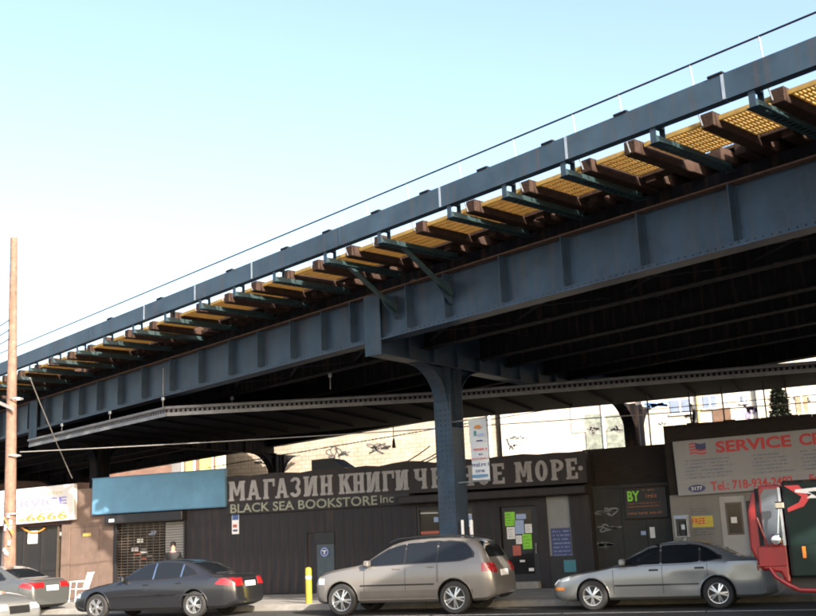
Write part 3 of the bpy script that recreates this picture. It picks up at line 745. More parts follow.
bx('side_wall', BRICKD, blue, LX0, LX0+.2, FY+.31, 36.19, SW, 3.79)
bx('shutter_housing', DARKF, blue, X(109), X(187), FY-.32, FY+.005, 2.70, 3.02, .03)
poster('number_plate', PAPER, blue, 109, 114, 519, 522, FY-.322)
for s_ in (sx0, sx1-.06): bx('shutter_guide', DARKF, blue, s_, s_+.06, FY-.06, FY+.06, SW, 2.70)
gr = bx('window', GLASSR, blue, sx0+.06, sx1-.06, FY+.16, FY+.18, SW, 2.70)
# open roller grille: slats and links
sl = MB().box(sx0+.062-WM[gr].translation.x, X(163)-WM[gr].translation.x, -.012, .012, -.012, .012).mesh('grille_slat', BRONZE)
for i in range(26): inst('grille_slat', sl, gr, (0, FY+.07-WM[gr].translation.y, 2.66-.095*i-WM[gr].translation.z))
lk = MB()
for i in range(9):
    x_ = sx0+.2+i*.27
    if x_ < X(163): lk.box(x_-.012, x_+.012, FY+.055, FY+.0575, .3, 2.69)
lk.build('grille_links', BRONZE, gr)
# white louvred panel beside the grille
wl = sx1-.06-X(164)
lm = MB().bev(0, wl, 0, .03, -.038, .038, .006).mesh('louvre_slat', WALLW)
for i in range(14): inst('louvre_slat', lm, gr, (X(164)-WM[gr].translation.x, FY+.08-WM[gr].translation.y, 2.62-.088*i-WM[gr].translation.z))
rg = random.Random(4)
for i in range(14):
    x_ = rg.uniform(sx0+.5, X(150)); z_ = rg.uniform(1.2, 2.5)
    bx('display_item', (PALEB, PAPER, WALLW, REDP)[i % 4] if i % 3 else DARKF, gr, x_, x_+rg.uniform(.12, .3), FY+.145, FY+.158, z_, z_+rg.uniform(.05, .14))
# the blue sign itself
bs = thing('blank_sign', 'wide blank light blue sign board above the roller shutter', 'sign', (X(158), FY-.1, 3.1))
x0, x1 = X(92, FY-.2, 3.7), X(225, FY-.2, 3.7)
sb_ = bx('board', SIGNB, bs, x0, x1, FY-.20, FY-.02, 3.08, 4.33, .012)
for z_ in (3.075, 4.335): bx('edge_trim', mat('trim_blue', (.07, .17, .27), .4), bs, x0-.01, x1+.01, FY-.215, FY-.01, z_-.018, z_+.018)
# ---- left shop with the sunlit service sign
EX0 = -38.0
lsv = thing('service_shop', 'glazed shop front under the sunlit white and violet sign', 'shop', ((EX0+LX0)/2, FY, SW))
DRED = mat('dark_red_frame', (.045, .018, .02), .5, var=.2)
bx('lintel', DRED, lsv, EX0, LX0-.003, FY+.008, FY+.3, 2.78, 4.0)
bx('pier', TANP, lsv, LX0-.38, LX0-.003, FY-.03, FY+.3, SW, 2.775, .008)
bx('stall_riser', DRED, lsv, EX0, LX0-.39, FY+.05, FY+.3, SW, .42)
gl = bx('window', GLASSR, lsv, EX0, LX0-.39, FY+.16, FY+.18, .42, 2.775)
for px in (22, 40, 56, 70, -10, -40): bx('mullion', BRONZE if px == 56 else DARKF, gl, X(px)-.035, X(px)+.035, FY+.08, FY+.159, .425, 2.77)
bx('transom_bar', DARKF, gl, X(56)+.04, X(70)-.04, FY+.09, FY+.15, 2.30, 2.36)
poster('window_notice', PAPER, gl, 28, 37.5, 531, 543.5, FY+.15); poster('window_notice', PAPER, gl, 58.5, 65, 532, 535.5, FY+.15)
pts = []
g0, g1 = onY(18, 523, FY+.1), onY(45, 528, FY+.1)
for k in range(13): t = k/12; pts.append((g0.x+(g1.x-g0.x)*t, FY+.10, g0.z+(g1.z-g0.z)*t-.5*t*(1-t)*2))
MB().tube(pts, .035, 6).build('garland', ORANGE, gl, smooth=True)
bx('rear_wall', BRICKD, lsv, EX0, LX0-.01, 36.2, 36.4, SW, 3.9); bx('roof', DARKF, lsv, EX0, LX0-.003, FY+.31, 36.19, 3.85, 3.95)
bx('display_shelf', WALLW, lsv, X(30), X(45), FY+.25, FY+.5, SW, .8)
ls = thing('service_sign', 'sunlit white sign reading SERVICE and 6666 behind the wooden pole', 'sign', (X(40), FY-.1, 2.9))
x1 = X(74, FY-.2, 3.5); x0 = X(-60, FY-.2, 3.5)
MT = Matrix.Translation((x1, 0, 3.6)) @ Matrix.Rotation(rad(-1.2), 4, 'Y') @ Matrix.Translation((-x1, 0, -3.6))
tilted(bx('board', SIGNW, ls, x0, x1, FY-.22, FY-.02, 2.93, 4.22, .02), MT)
FZ_ = FY-.2201
ta, tb = X(3, FZ_, 3.7), X(67, FZ_, 3.7)
tilted(text('lettering', 'SERVICE', VIOLET, ls, ta, FZ_, 3.52, .27, tb-ta, .02), MT)
ta, tb = X(19, FZ_, 3.2), X(67, FZ_, 3.2)
tilted(text('lettering', '-6666', ORANGE, ls, ta, FZ_, 2.99, .28, tb-ta, .02), MT)
tilted(glyph_rows('lettering', GOLD, ls, X(34, FZ_, 4), X(66, FZ_, 4), FZ_, 3.83, 4.10, 1, 3, 1.15), MT)
for px in (40.5, 49.5): x_ = X(px, FZ_, 3.35); tilted(bx('dot', NAVY, ls, x_-.03, x_+.03, FZ_-.004, FZ_, 3.34, 3.40), MT)

# ---- recess with hoarding, brick wall behind it
C2w = WM[via] @ C2
HY = FY+.5
hd = thing('plywood_hoarding', 'dark green plywood hoarding with scrawled door between the two shops', 'hoarding', (X(632, HY), HY, SW))
h0, h1 = BX1+.003, X(671, HY)
xs_ = [h0, X(593, HY), X(622, HY), X(646, HY), h1]
PLY = mat('plywood_dark', (.022, .024, .024), .7, var=.3, scale=3, bump=.2, streak=.2)
for i in range(4): bx('hoarding_panel', PLY, hd, xs_[i]+.006, xs_[i+1]-.006, HY+(.03 if i == 1 else 0), HY+.06, SW, 2.95)
bx('hoarding_cap', PLY, hd, h0, h1, HY-.03, HY+.09, 2.955, 3.02)
def scrawl(name, m, parent, cx, y, cz, w, h, seed, r=.012, n=26):
    rg = random.Random(seed); pts = []; n = 70; f1, f2, f3 = rg.uniform(9, 13), rg.uniform(13, 19), rg.uniform(4, 7); ph = rg.uniform(0, 6)
    for k in range(n):
        t = k/n
        pts.append((cx + w*(t-.5)*.8 + w*.13*math.cos(f1*2*t*2.2+ph) + w*.05*math.sin(f2*3*t), y, cz + h*.5*(.62*math.sin(f1*2*t+ph)+.38*math.sin(f2*2*t+seed))*(.6+.4*math.sin(f3*t+ph))))
    mb = MB()
    for a, b in zip(pts[:-1], pts[1:]): mb.beam(a, b, r*2, .006, (0, 1, 0))
    return mb.build(name, m, parent)
for k, (px, py, w, h) in enumerate(((606, 512, .7, .35), (608, 528, .75, .3), (604, 545, .6, .25))):
    p = onY(px, py, HY+.02); scrawl('graffiti', mat('graffiti_pale', (.20, .22, .23), .7), hd, p.x, HY+.022, p.z, w, h, k+3, .02)
for q in ((641, 646, 531, 535), (650, 655, 527, 538)): poster('notice', PALEB if q[0] < 645 else PAPER, hd, *q, HY-.001)
by = thing('painted_board', 'black board with green letters BY and orange writing on the hoarding', 'sign', (X(646, HY-.06), HY-.06, 2.2))
x0, x1, z0, z1 = rect(624.5, 667, 487.5, 518, HY-.06)
bo = bx('board', mat('board_black', (.02, .02, .024), .6, var=.3, scale=4), by, x0, x1, HY-.06, HY-.005, z0, z1, .01)
for a_ in ((x0-.02, x1+.02, z0-.03, z0), (x0-.02, x1+.02, z1, z1+.03)): bx('frame', TIEW, by, a_[0], a_[1], HY-.07, HY-.003, a_[2], a_[3])
yb = HY-.0601
text('lettering', 'BY', GREEN, by, x0+.10, yb, z1-.38, .30, .36, .03)
ORD = mat('board_orange', (.40, .14, .04), .6, var=.2)
glyph_rows('lettering', ORD, by, x0+.52, x0+.98, yb, z1-.36, z1-.12, 1, 8, 1.2); glyph_rows('lettering', ORD, by, x0+.5, x0+.9, yb, z1-.12, z1-.02, 1, 9, 1.2)
glyph_rows('lettering', ORD, by, x0+.08, x0+1.0, yb, z0+.30, z1-.40, 2, 10, 1.2); glyph_rows('lettering', ORD, by, x0+.08, x1-.2, yb, z0+.08, z0+.22, 1, 11, 1.2)
RBY = FY+.95
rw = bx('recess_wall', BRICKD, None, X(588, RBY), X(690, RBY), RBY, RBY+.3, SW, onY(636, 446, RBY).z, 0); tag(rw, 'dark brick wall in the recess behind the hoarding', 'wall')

# ---- service centre
RX0, RX1 = X(671.5), 9.0
rs = thing('service_centre', 'pale shop with panelled door below the large red lettered sign', 'shop', ((RX0+RX1)/2, FY, SW))
d0, d1 = X(722), X(744.5)
bx('wall', WALLW, rs, RX0, d0-.05, FY, FY+.3, SW, 2.62); bx('wall', WALLW, rs, d1+.05, RX1, FY, FY+.3, SW, 2.62)
bx('lintel', WALLW, rs, d0-.05, d1+.05, FY+.002, FY+.3, 2.52, 2.62)
PORT = bx('parapet', BRICKD, rs, RX0+.002, RX1, FY+.004, FY+.3, 2.625, 4.55)
cp = MB(); 
for i in range(40):
    x_ = RX0+i*.34
    if x_ < RX1-.34: cp.bev(x_, x_+.33, FY-.03, FY+.33, 4.552, 4.60+.05*random.random(), .01)
cp.build('coping', BRICKD, rs)
bx('rear_wall', BRICKD, rs, RX0, RX1, 36.2, 36.4, SW, 4.2); bx('roof', DARKF, rs, RX0+.02, RX1, FY+.31, 36.19, 4.1, 4.2); bx('side_wall', BRICKD, rs, RX0, RX0+.25, FY+.31, 36.19, SW, 4.09)
dd = bx('door', mat('door_white', (.36, .36, .37), .5, var=.08), rs, d0-.045, d1+.045, FY+.05, FY+.09, SW+.01, 2.515)
x0, x1, z0, z1 = rect(728, 741, 504, 533, FY)
bx('pane', GLASSR, dd, x0, x1, FY+.043, FY+.0495, z0, z1)
for a_ in ((x0-.05, x1+.05, z0-.05, z0), (x0-.05, x1+.05, z1, z1+.05), (x0-.05, x0, z0+.001, z1-.001), (x1, x1+.05, z0+.001, z1-.001)): bx('pane_frame', BRONZE, dd, a_[0], a_[1], FY+.035, FY+.0495, a_[2], a_[3])
poster('door_notice', PAPER, dd, 731, 737, 517, 523, FY+.042)
MB().tube([(d0+.05, FY+.0, 1.1), (d0+.05, FY+.05, 1.1)], .035, 8).build('door_knob', CHROME, dd)
pf = poster('wall_notice', WALLW, rs, 690, 714, 506, 537, FY-.001)
YEL = mat('poster_yellow', (.55, .45, .06), .6, var=.15)
x0, x1, z0, z1 = rect(690, 714, 506, 537, FY-.02)
fr = poster('print', YEL, pf, 692, 713, 516, 527, FY-.0075, .003)
text('lettering', 'FREE', RED, pf, x0+.06, FY-.011, z0+(z1-z0)*.42, .17, .36, .02)
glyph_rows('print', BLACK, pf, x0+.04, x1-.05, FY-.0075, z0+(z1-z0)*.72, z1-.04, 3, 21, 1.1); glyph_rows('print', BLACK, pf, x0+.04, x1-.05, FY-.0075, z0+.03, z0+(z1-z0)*.30, 3, 22, 1.1)
# big sign
ss = thing('service_centre_sign', 'large off-white sign with red SERVICE CENTER lettering and service lists', 'sign', (X(720), FY-.1, 2.5))
SY = FY-.16
x0 = X(676, SY, 3.3); x1 = x0+7.2
MT2 = Matrix.Translation((x0, 0, 2.6)) @ Matrix.Rotation(rad(-1.0), 4, 'Y') @ Matrix.Translation((-x0, 0, -2.6))
def T2(o): return tilted(o, MT2)
z0, z1 = 2.58, 4.13
T2(bx('board', SIGNG, ss, x0, x1, SY, FY-.01, z0, z1, .012)); T2(bx('divider', mat('trim_grey', (.35, .35, .36), .5), ss, x0+.02, x1-.02, SY-.004, SY-.0005, z0+.385, z0+.40))
ty = SY-.0006
a_, b_ = X(716, SY, 4), X(800, SY, 4)
T2(text('lettering', 'SERVICE', RED, ss, a_, ty, 3.70, .33, X(792, SY, 3.9)-a_, .035)); T2(text('lettering', 'CENTER', RED, ss, X(800, SY, 3.9), ty, 3.70, .33, 1.75, .035))
c_ = [X(684, SY, 3.4), X(751, SY, 3.4), X(800, SY, 3.4), X(800, SY, 3.4)+1.6]
for k in range(4):
    w_ = (1.5, 1.15, 1.3, 1.3)[k]
    T2(glyph_rows('service_list', NAVY, ss, c_[k]+.05, c_[k]+w_, ty, 3.02, 3.60, 6, 30+k, 1.0))
x_ = X(711, SY, 2.8)
T2(text('lettering', 'Tel.: 718-934-2492  -  Fax: 718', RED, ss, x_, ty, 2.66, .25, X(785, SY, 2.8)-x_+1.6, .025))
ox = X(697, SY, 2.75)
ov = MB(); nn = 24
ov.add([(ox, ty-.004, 2.76)]+[(ox+.24*math.cos(2*math.pi*k/nn), ty-.004, 2.76+.105*math.sin(2*math.pi*k/nn)) for k in range(nn)]+[(ox+.24*math.cos(2*math.pi*k/nn), ty, 2.76+.105*math.sin(2*math.pi*k/nn)) for k in range(nn)],
       [(0, 1+k, 1+(k+1) % nn) for k in range(nn)]+[(1+k, 1+nn+k, 1+nn+(k+1) % nn, 1+(k+1) % nn) for k in range(nn)])
oo = T2(ov.build('number_oval', NAVY, ss)); T2(text('lettering', '3177', PAPER, ss, ox-.15, ty-.0045, 2.71, .10, .30, .015))
# waving flag logo
fx, fz = X(690, SY, 3.9), 3.72; fg = {0: MB(), 1: MB(), 2: MB()}
for r_ in range(7):
    for k in range(8):
        xa, xb = fx+k*.058, fx+(k+1)*.058; wv = lambda q: .025*math.sin((q-fx)*14)
        za, zb_ = fz+r_*.043, fz+(r_+1)*.043; cc = 2 if (k >= 3 and r_ >= 3) else (r_ % 2 == 0)*1
        if cc == 0: continue
        fg[cc].add([(xa, ty-.003, za+wv(xa)), (xb, ty-.003, za+wv(xb)), (xb, ty-.003, zb_+wv(xb)), (xa, ty-.003, zb_+wv(xa))], [(0, 1, 2, 3)])
T2(fg[1].build('flag_stripes', RED, ss)); T2(fg[2].build('flag_canton', NAVY, ss))
# roof fence on the service centre
fe = thing('roof_fence', 'thin dark post and wire fence along the service centre roof edge', 'fence', (X(730, 33), 33.0, 4.2))
pmf = MB().tube([(0, 0, 0), (0, 0, 1.9)], .025, 6).mesh('post', DARKF)
for px in (649, 691, 724, 766, 788, 830): inst('post', pmf, fe, (X(px, 33, 5)-WM[fe].translation.x, 0, 0 if px > 680 else -.1))
for z_ in (5.35, 6.0): MB().tube([(X(640, 33, 5), 33, z_), (9, 33, z_+.05)], .012, 5).build('wire', CABLE, fe)

# ================================================================== BACKGROUND BUILDINGS
def scr(parent, px, py, Y, w, h, seed, m=GRAFF, r=.03): p = onY(px, py, Y); return scrawl('graffiti', m, parent, p.x, Y-.004, p.z, w, h, seed, r)
wa0, wa1 = xat(226, 46, 5.5), xat(497, 46, 5.5)
ba = thing('block_building', 'sunlit cream block wall with two black graffiti tags', 'building', ((wa0+wa1)/2, 46, 0))
bx('wall', BLOCKW, ba, wa0, wa1, 46, 52, 0, 9.2); bx('coping', CONC, ba, wa0-.05, wa1, 45.94, 52.05, 9.205, 9.35)
scr(ba, 338, 454, 46, 1.4, .9, 2); scr(ba, 379, 448, 46, 1.3, .8, 5); scr(ba, 262, 462, 46, 1.0, .5, 8)
MB().tube([(xat(495.5, 46), 45.9, 0), (xat(495.5, 46), 45.9, 8.8)], .07, 8).build('downpipe', WHITE, ba)
wb0, wb1 = wa1+.35, xat(646, 45.7, 5.2)
bb = thing('pale_workshop', 'blown out white block building with scrawled green shutters', 'building', ((wb0+wb1)/2, 45.7, 0))
bx('wall', BLOCKP, bb, wb0, wb1, 45.7, 51, 0, 8.6)
SHUT = mat('shutter_green', (.17, .19, .165), .6, var=.75, scale=3.5)
for a_, b_ in ((586, 604), (607, 626)):
    p_ = poster('shutter', SHUT, bb, a_, b_, 414, 452, 45.699, .05)
    x0, x1, z0, z1 = rect(a_, b_, 414, 452, 45.65)
    for k in range(1, 2): scrawl('graffiti', (GRAFF, WALLW, GRAFF)[k], p_, (x0+x1)/2, 45.645-.004*k, z0+(z1-z0)*(.35+.25*k), (x1-x0)*.8, .45, k+a_, .03)
x_ = xat(605.5, 45.7, 5.3); MB().tube([(x_, 45.63, 0), (x_, 45.63, 8)], .06, 8).build('downpipe', WHITE, bb)
scr(bb, 520, 437, 45.7, 1.2, .5, 11, mat('graffiti_faded', (.55, .53, .50), .7)); scr(bb, 512, 447, 45.7, .5, .9, 12, mat('graffiti_faded', (.55, .53, .50), .7))
bx('brick_course', BLOCKK, bb, xat(572, 45.7, 6.2), wb1, 45.66, 45.699, 6.05, 8.4)
wc0 = wb1+.02
bc = thing('pale_house', 'pale sunlit rear of a house with windows behind the fence', 'building', (wc0+6, 45.4, 0))
bx('wall', BLOCKP, bc, wc0, 14, 45.4, 51, 0, 9.5)
scr(bc, 656, 405, 45.4, 1.1, .3, 15, GRAFB, .05); scr(bc, 662, 424, 45.4, .6, .4, 16, mat('graffiti_faded', (.55, .53, .50), .7))
BLUEW = mat('window_bluegrey', (.16, .20, .28), .2, var=.3, scale=3)
for (q, m_) in (((670, 690, 400, 413), BLUEW), ((703, 716, 396, 408), BLUEW), ((796, 808, 396, 414), mat('window_tan', (.30, .22, .15), .4, var=.4, scale=4)), ((741, 747, 396, 402), BLUEW)):
    w_ = poster('window', m_, bc, *q, 45.399, .03); x0, x1, z0, z1 = rect(*q, 45.3)
    bx('frame', WHITE, w_, (x0+x1)/2-.03, (x0+x1)/2+.03, 45.355, 45.3685, z0, z1); bx('sill', WHITE, w_, x0-.06, x1+.06, 45.3, 45.3985, z0-.08, z0-.001)
p_ = poster('door', mat('door_brown', (.12, .07, .045), .6, var=.3), bc, 714, 732, 408, 440, 45.399, .05)
scr(bc, 752, 410, 45.4, .7, .8, 18, mat('graffiti_violet', (.22, .19, .30), .7), .05); scr(bc, 690, 414, 45.4, .5, .9, 19, GRAFF, .06); scr(bc, 802, 400, 45.4, .7, .4, 23, GRAFF, .03)
x_ = xat(700, 45.4, 6); MB().tube([(x_, 45.32, 0), (x_, 45.32, 9)], .06, 8).build('downpipe', mat('pipe_ochre', (.55, .42, .16), .5), bc)
x_ = xat(724, 45.4, 6); bx('wall_pier', BLOCKP, bc, x_+1.4, x_+1.7, 45.2, 45.399, 0, 9.4)
be = thing('brick_house', 'red brick house with yellow window panels seen under the viaduct', 'building', (-36, 54, 0))
bx('wall', BRICKR, be, -75, wa0-.5, 54, 62, 0, 9.5)
YW = mat('window_yellow', (.62, .46, .17), .5, var=.2)
for (q, m_) in (((200, 211, 455, 480), YW), ((186, 193, 458, 476), YW), ((172, 181, 456, 476), WALLW), ((216, 226, 452, 480), mat('window_cream', (.70, .62, .40), .5, var=.1))):
    w_ = poster('window', m_, be, *q, 53.999, .04); x0, x1, z0, z1 = rect(*q, 53.9); bx('frame', WHITE, w_, x1, x1+.1, 53.94, 53.998, z0, z1)
# small evergreen behind the service centre
tp = onY(781, 418, 40.0)
tr = thing('evergreen_tree', 'dark conical evergreen in front of the pale house', 'tree', (tp.x, 40, 0))
trunk = MB().tube([(tp.x, 40, 0), (tp.x+.03, 40, 3), (tp.x, 40, 6.3)], [.14, .09, .02], 8).build('trunk', BARK, tr, smooth=True)
for k in range(14):
    a = k*2.4; z_ = 2.0+k*.29; L = 1.0-(z_-2)/5; trunk_ = MB().tube([(tp.x, 40, z_), (tp.x+math.cos(a)*L, 40+math.sin(a)*L, z_+.12)], [.03, .008], 5).build('branch', BARK, trunk)
lf = MB(); rg = random.Random(9)
for k in range(5200):
    z_ = rg.uniform(1.2, 6.55); R = 1.45*(1-(z_-1.2)/5.4)**.85*(1+.28*math.sin(z_*5.2))+.03
    a = rg.uniform(0, 6.283); r_ = R*math.sqrt(rg.random())
    c = Vector((tp.x+r_*math.cos(a), 40+r_*math.sin(a), z_)); d = Vector((math.cos(a)+rg.uniform(-.6, .6), math.sin(a)+rg.uniform(-.6, .6), rg.uniform(-.5, .5))).normalized()*rg.uniform(.12, .24)
    s_ = d.cross(Vector((rg.random(), rg.random(), 1))).normalized()*.055
    lf.add([c-s_, c+s_, c+d], [(0, 1, 2)])
lf.build('crown', LEAF, tr)

# ================================================================== STREET FURNITURE
PY_ = KY+.75
pb = onY(11.5, 540, PY_); pt = onY(14, 238, PY_)
pole = thing('utility_pole', 'tall weathered wooden utility pole in front of the service shop', 'pole', (pb.x, PY_, SW))
n_ = 9; sp = [(pb.x+(pt.x-pb.x)*k/n_, PY_, SW-.05+(pt.z-SW+.05)*k/n_) for k in range(n_+1)]
shaft = MB().tube(sp, [.205-.095*k/n_ for k in range(n_+1)], 14).build('shaft', POLEW, pole, smooth=True)
cx = pb.x-.27
MB().tube([(cx, PY_-.02, SW), (cx+.02, PY_-.02, 7.2)], .055, 8).build('conduit', mat('conduit_grey', (.20, .17, .19), .5, var=.1), pole, smooth=True)
for z_ in (1.2, 3.0, 4.8, 6.6): MB().lathe([(.18, -.02), (.205, -.02), (.205, .02), (.18, .02)], 14, 'z', (pb.x-.02, PY_, z_)).build('strap', GALV, pole)
rg = random.Random(3)
for k in range(9):
    z_ = rg.uniform(1.3, 3.2); x_ = pb.x+rg.uniform(-.1, .12)
    bx('stapled_paper', PAPER, pole, x_, x_+rg.uniform(.04, .09), PY_-.235, PY_-.20, z_, z_+rg.uniform(.05, .14))
a = onY(-12, 398, PY_-.3); b = onY(13, 409, PY_-.3)
MB().beam((a.x, PY_-.26, a.z), (b.x, PY_-.26, b.z), .10, .02, (0, -1, 0)).build('service_arm', WALLW, pole)
MB().tube([(b.x+.12, PY_-.2, 2.2+.18*math.sin(k)+k*.06) if k % 2 else (b.x-.25+.02*k, PY_-.24, 2.9-.05*k) for k in range(6)], .018, 6).build('loose_tape', ORANGE, pole)
# wires
def wire(name, label, a, b, sag, r, m):
    pts = [Vector(a)+(Vector(b)-Vector(a))*t-Vector((0, 0, sag*4*t*(1-t))) for t in [k/24 for k in range(25)]]
    return tag(MB().tube(pts, r, 6).build(name, m, None, smooth=True), label, 'wire')
q = onY(20, 452, PY_); e = onY(816, 399, 28.6); e2 = Vector(q)+(Vector(e)-Vector(q))*1.25
wire('overhead_wire', 'pale service wire stretched from the pole across the shop fronts', (q.x, PY_, q.z), e2, .12, .016, CABLEL)
q = onV(30, 378, 13.4); e = onY(72, 478, FY-.2)
wire('guy_wire', 'slanting wire dropping from the viaduct to the service shop', q, e, .05, .02, CABLEL)
for k, (y0, y1) in enumerate(((318, 326), (328, 333), (337, 341))):
    p = onY(12, y0, PY_)
    q = onY(-60, y1+24, PY_-3)
    wire('overhead_wire', ('topmost', 'middle', 'lowest')[k]+' of the three dark wires leaving the pole to the left', (p.x, PY_, p.z), q, .15, .017, CABLE)
p0, p1 = onY(300, 452, 38), onY(470, 423, 38)
pts = []
wb_ = MB(); d = p1-p0
wb_.tube([p0-d*.6, p1+d*1.2], .016, 5)
for k in range(70): c = p0-d*.5+d*1.6*(k+.6*random.random())/70; wb_.beam(c, c+d*.006*random.uniform(.5, 2), .05, .04)
tag(wb_.build('bunched_cable', CABLE), 'beaded dark cable bundle sagging before the cream block wall', 'cable')
p = onY(394, 448, 33.5); pp_ = onY(394, 425, 33.5)
ln = thing('pendant_lamp', 'dark pendant hanging on a rod above the bookstore roof', 'lamp', (p.x, 33.5, p.z))
MB().tube([(p.x, 33.5, p.z+.1), (p.x, 33.5, 5.6)], .015, 6).build('rod', DARKF, ln); MB().lathe([(0, 0), (.07, .0), (.06, .12), (.03, .32), (.0, .36)], 12, 'z', (p.x, 33.5, p.z)).build('shade', DARKF, ln, smooth=True)
for k, (a, b) in enumerate((((404, 463), (430, 446)), ((420, 462), (446, 447)), ((426, 462), (446, 450)))):
    p, q = onY(*a, FY+1.2), onY(*b, FY+.0)
    wire('roof_cable', ('left', 'middle', 'right')[k]+' of the three slanting cables rising from the bookstore roof to the column', p, q, .03, .018, CABLE)
# yellow bollard
p = onY(309, 600, KY+.45)
bo_ = thing('bollard', 'yellow steel bollard at the kerb in front of the SUV', 'bollard', (p.x, KY+.45, SW))
MB().lathe([(0, SW-.02), (.085, SW-.02), (.085, 1.02), (.07, 1.07), (0, 1.09)], 16, 'z', (p.x, KY+.45, 0)).build('post', YELLOW, bo_, smooth=True)
MB().lathe([(.0855, .78), (.0875, .78), (.0875, .86), (.0855, .86)], 16, 'z', (p.x, KY+.45, 0)).build('band', PAINTW, bo_)
# banner on the column
C1w = WM[via] @ C1
BY_ = C1w.y-.45
x0, x1, z0, z1 = rect(470, 487.5, 418.5, 480, BY_)
bn = thing('street_banner', 'narrow white banner with orange sun emblem hung beside the blue column', 'banner', ((x0+x1)/2, BY_, z0))
vs = []; fs = []; nr = 10
for i in range(nr+1):
    for j in range(5):
        t = i/nr; vs.append((x0+(x1-x0)*j/4+.05*(1-t)*.6-.0, BY_+.03*math.sin(j*1.3+i*.5)*(1-t*.6), z0+(z1-z0)*t))
for i in range(nr):
    for j in range(4): fs.append((i*5+j, i*5+j+1, i*5+j+6, i*5+j+5))
nv = len(vs)
vs += [(a, b+.006, c) for a, b, c in vs]; fs += [tuple(nv+k for k in f[::-1]) for f in fs]
clo = MB().add(vs, fs).build('cloth', mat('banner_cloth', (.56, .62, .68), .6, var=.06, trans=.15), bn, smooth=True)
def bpatch(m, fx0, fx1, fz0, fz1, name='print'):
    return bx(name, m, clo, x0+(x1-x0)*fx0, x0+(x1-x0)*fx1, BY_-.045, BY_-.040, z0+(z1-z0)*fz0, z0+(z1-z0)*fz1)
cxn, czn = (x0+x1)/2+.02, z0+(z1-z0)*.84
hp = [(cxn+.10*math.cos(a), czn+.085*math.sin(a)) for a in [k*math.pi/10 for k in range(11)]]
MB().prism(hp, 'y', BY_-.047, BY_-.040).build('sun_emblem', ORANGE, clo)
bpatch(TEALP, .30, .45, .72, .80); bpatch(PALEB, .55, .88, .71, .75); bpatch(NAVY, .42, .78, .625, .645)
GX0, GX1 = x0+.05, x1-.01
glyph_rows('print', RED, clo, GX0+.01, GX1, BY_-.040, z0+(z1-z0)*.45, z0+(z1-z0)*.55, 1, 51, 1.25); glyph_rows('print', NAVY, clo, (x0+x1)/2, (x0+x1)/2+.09, BY_-.040, z0+(z1-z0)*.38, z0+(z1-z0)*.45, 1, 52, 1.25)
glyph_rows('print', RED, clo, GX0, GX1, BY_-.040, z0+(z1-z0)*.31, z0+(z1-z0)*.38, 1, 53, 1.25); glyph_rows('print', NAVY, clo, GX0, GX1, BY_-.040, z0+(z1-z0)*.19, z0+(z1-z0)*.31, 1, 54, 1.2); glyph_rows('print', NAVY, clo, GX0+.05, GX1, BY_-.040, z0+(z1-z0)*.10, z0+(z1-z0)*.2, 1, 55, 1.2)
bpatch(mat('banner_blue', (.07, .20, .36), .6), .04, .97, .045, .085)
for z_ in (z0-.02, z1+.01): MB().tube([(C1w.x+.1, C1w.y-.1, z_), (x1+.03, BY_, z_)], .018, 6).build('arm', GALV, bn)
# white stickers on the column foot
tag(bx('utility_marker', PAPER, None, X(461.5, C1w.y-.36, 2), X(464, C1w.y-.36, 2), C1w.y-.40, C1w.y-.36, SW, onY(462, 520, C1w.y-.36).z, .006), 'thin white marker strip at the foot of the blue column, left one', 'marker')
tag(bx('utility_marker', PAPER, None, X(470, C1w.y-.36, 2), X(473, C1w.y-.36, 2), C1w.y-.40, C1w.y-.36, SW, onY(471, 520, C1w.y-.36).z, .006), 'thin white marker strip at the foot of the blue column, right one', 'marker')
# payphone
PH = FY-1.2
x0, x1, z0, z1 = rect(676.5, 689.5, 519, 537, PH)
ph = thing('payphone', 'grey pedestal payphone hood by the pale shop wall', 'payphone', ((x0+x1)/2, PH, SW))
GREYB = mat('phone_grey', (.34, .36, .38), .45, .2, var=.12, scale=6)
sh = MB().box(x0, x0+.03, PH-.28, PH+.05, z0, z1).box(x1-.03, x1, PH-.28, PH+.05, z0, z1).box(x0+.031, x1-.031, PH+.02, PH+.05, z0, z1).box(x0-.005, x1+.005, PH-.29, PH+.055, z1+.001, z1+.10).build('hood', GREYB, ph)
bx('sign_strip', PALEB, sh, x0+.02, x1-.02, PH-.294, PH-.2905, z1+.02, z1+.08)
un = bx('phone_unit', BLACK, ph, x0+.08, x1-.08, PH-.14, PH+.018, z0+.03, z1-.05, .01)
bx('keypad', GALV, un, (x0+x1)/2-.02, x1-.1, PH-.147, PH-.141, z0+.2, z1-.15); MB().tube([(x0+.12, PH-.17, z0+.12), (x0+.12, PH-.18, z0+.32)], .025, 8).build('handset', BLACK, un, smooth=True)
MB().tube([((x0+x1)/2, PH+.0, SW), ((x0+x1)/2, PH+.0, z0)], .06, 10).build('pedestal', GREYB, ph, smooth=True); bx('phone_shelf', GREYB, ph, x0+.031, x1-.031, PH-.25, PH+.019, z0-.0, z0+.025)
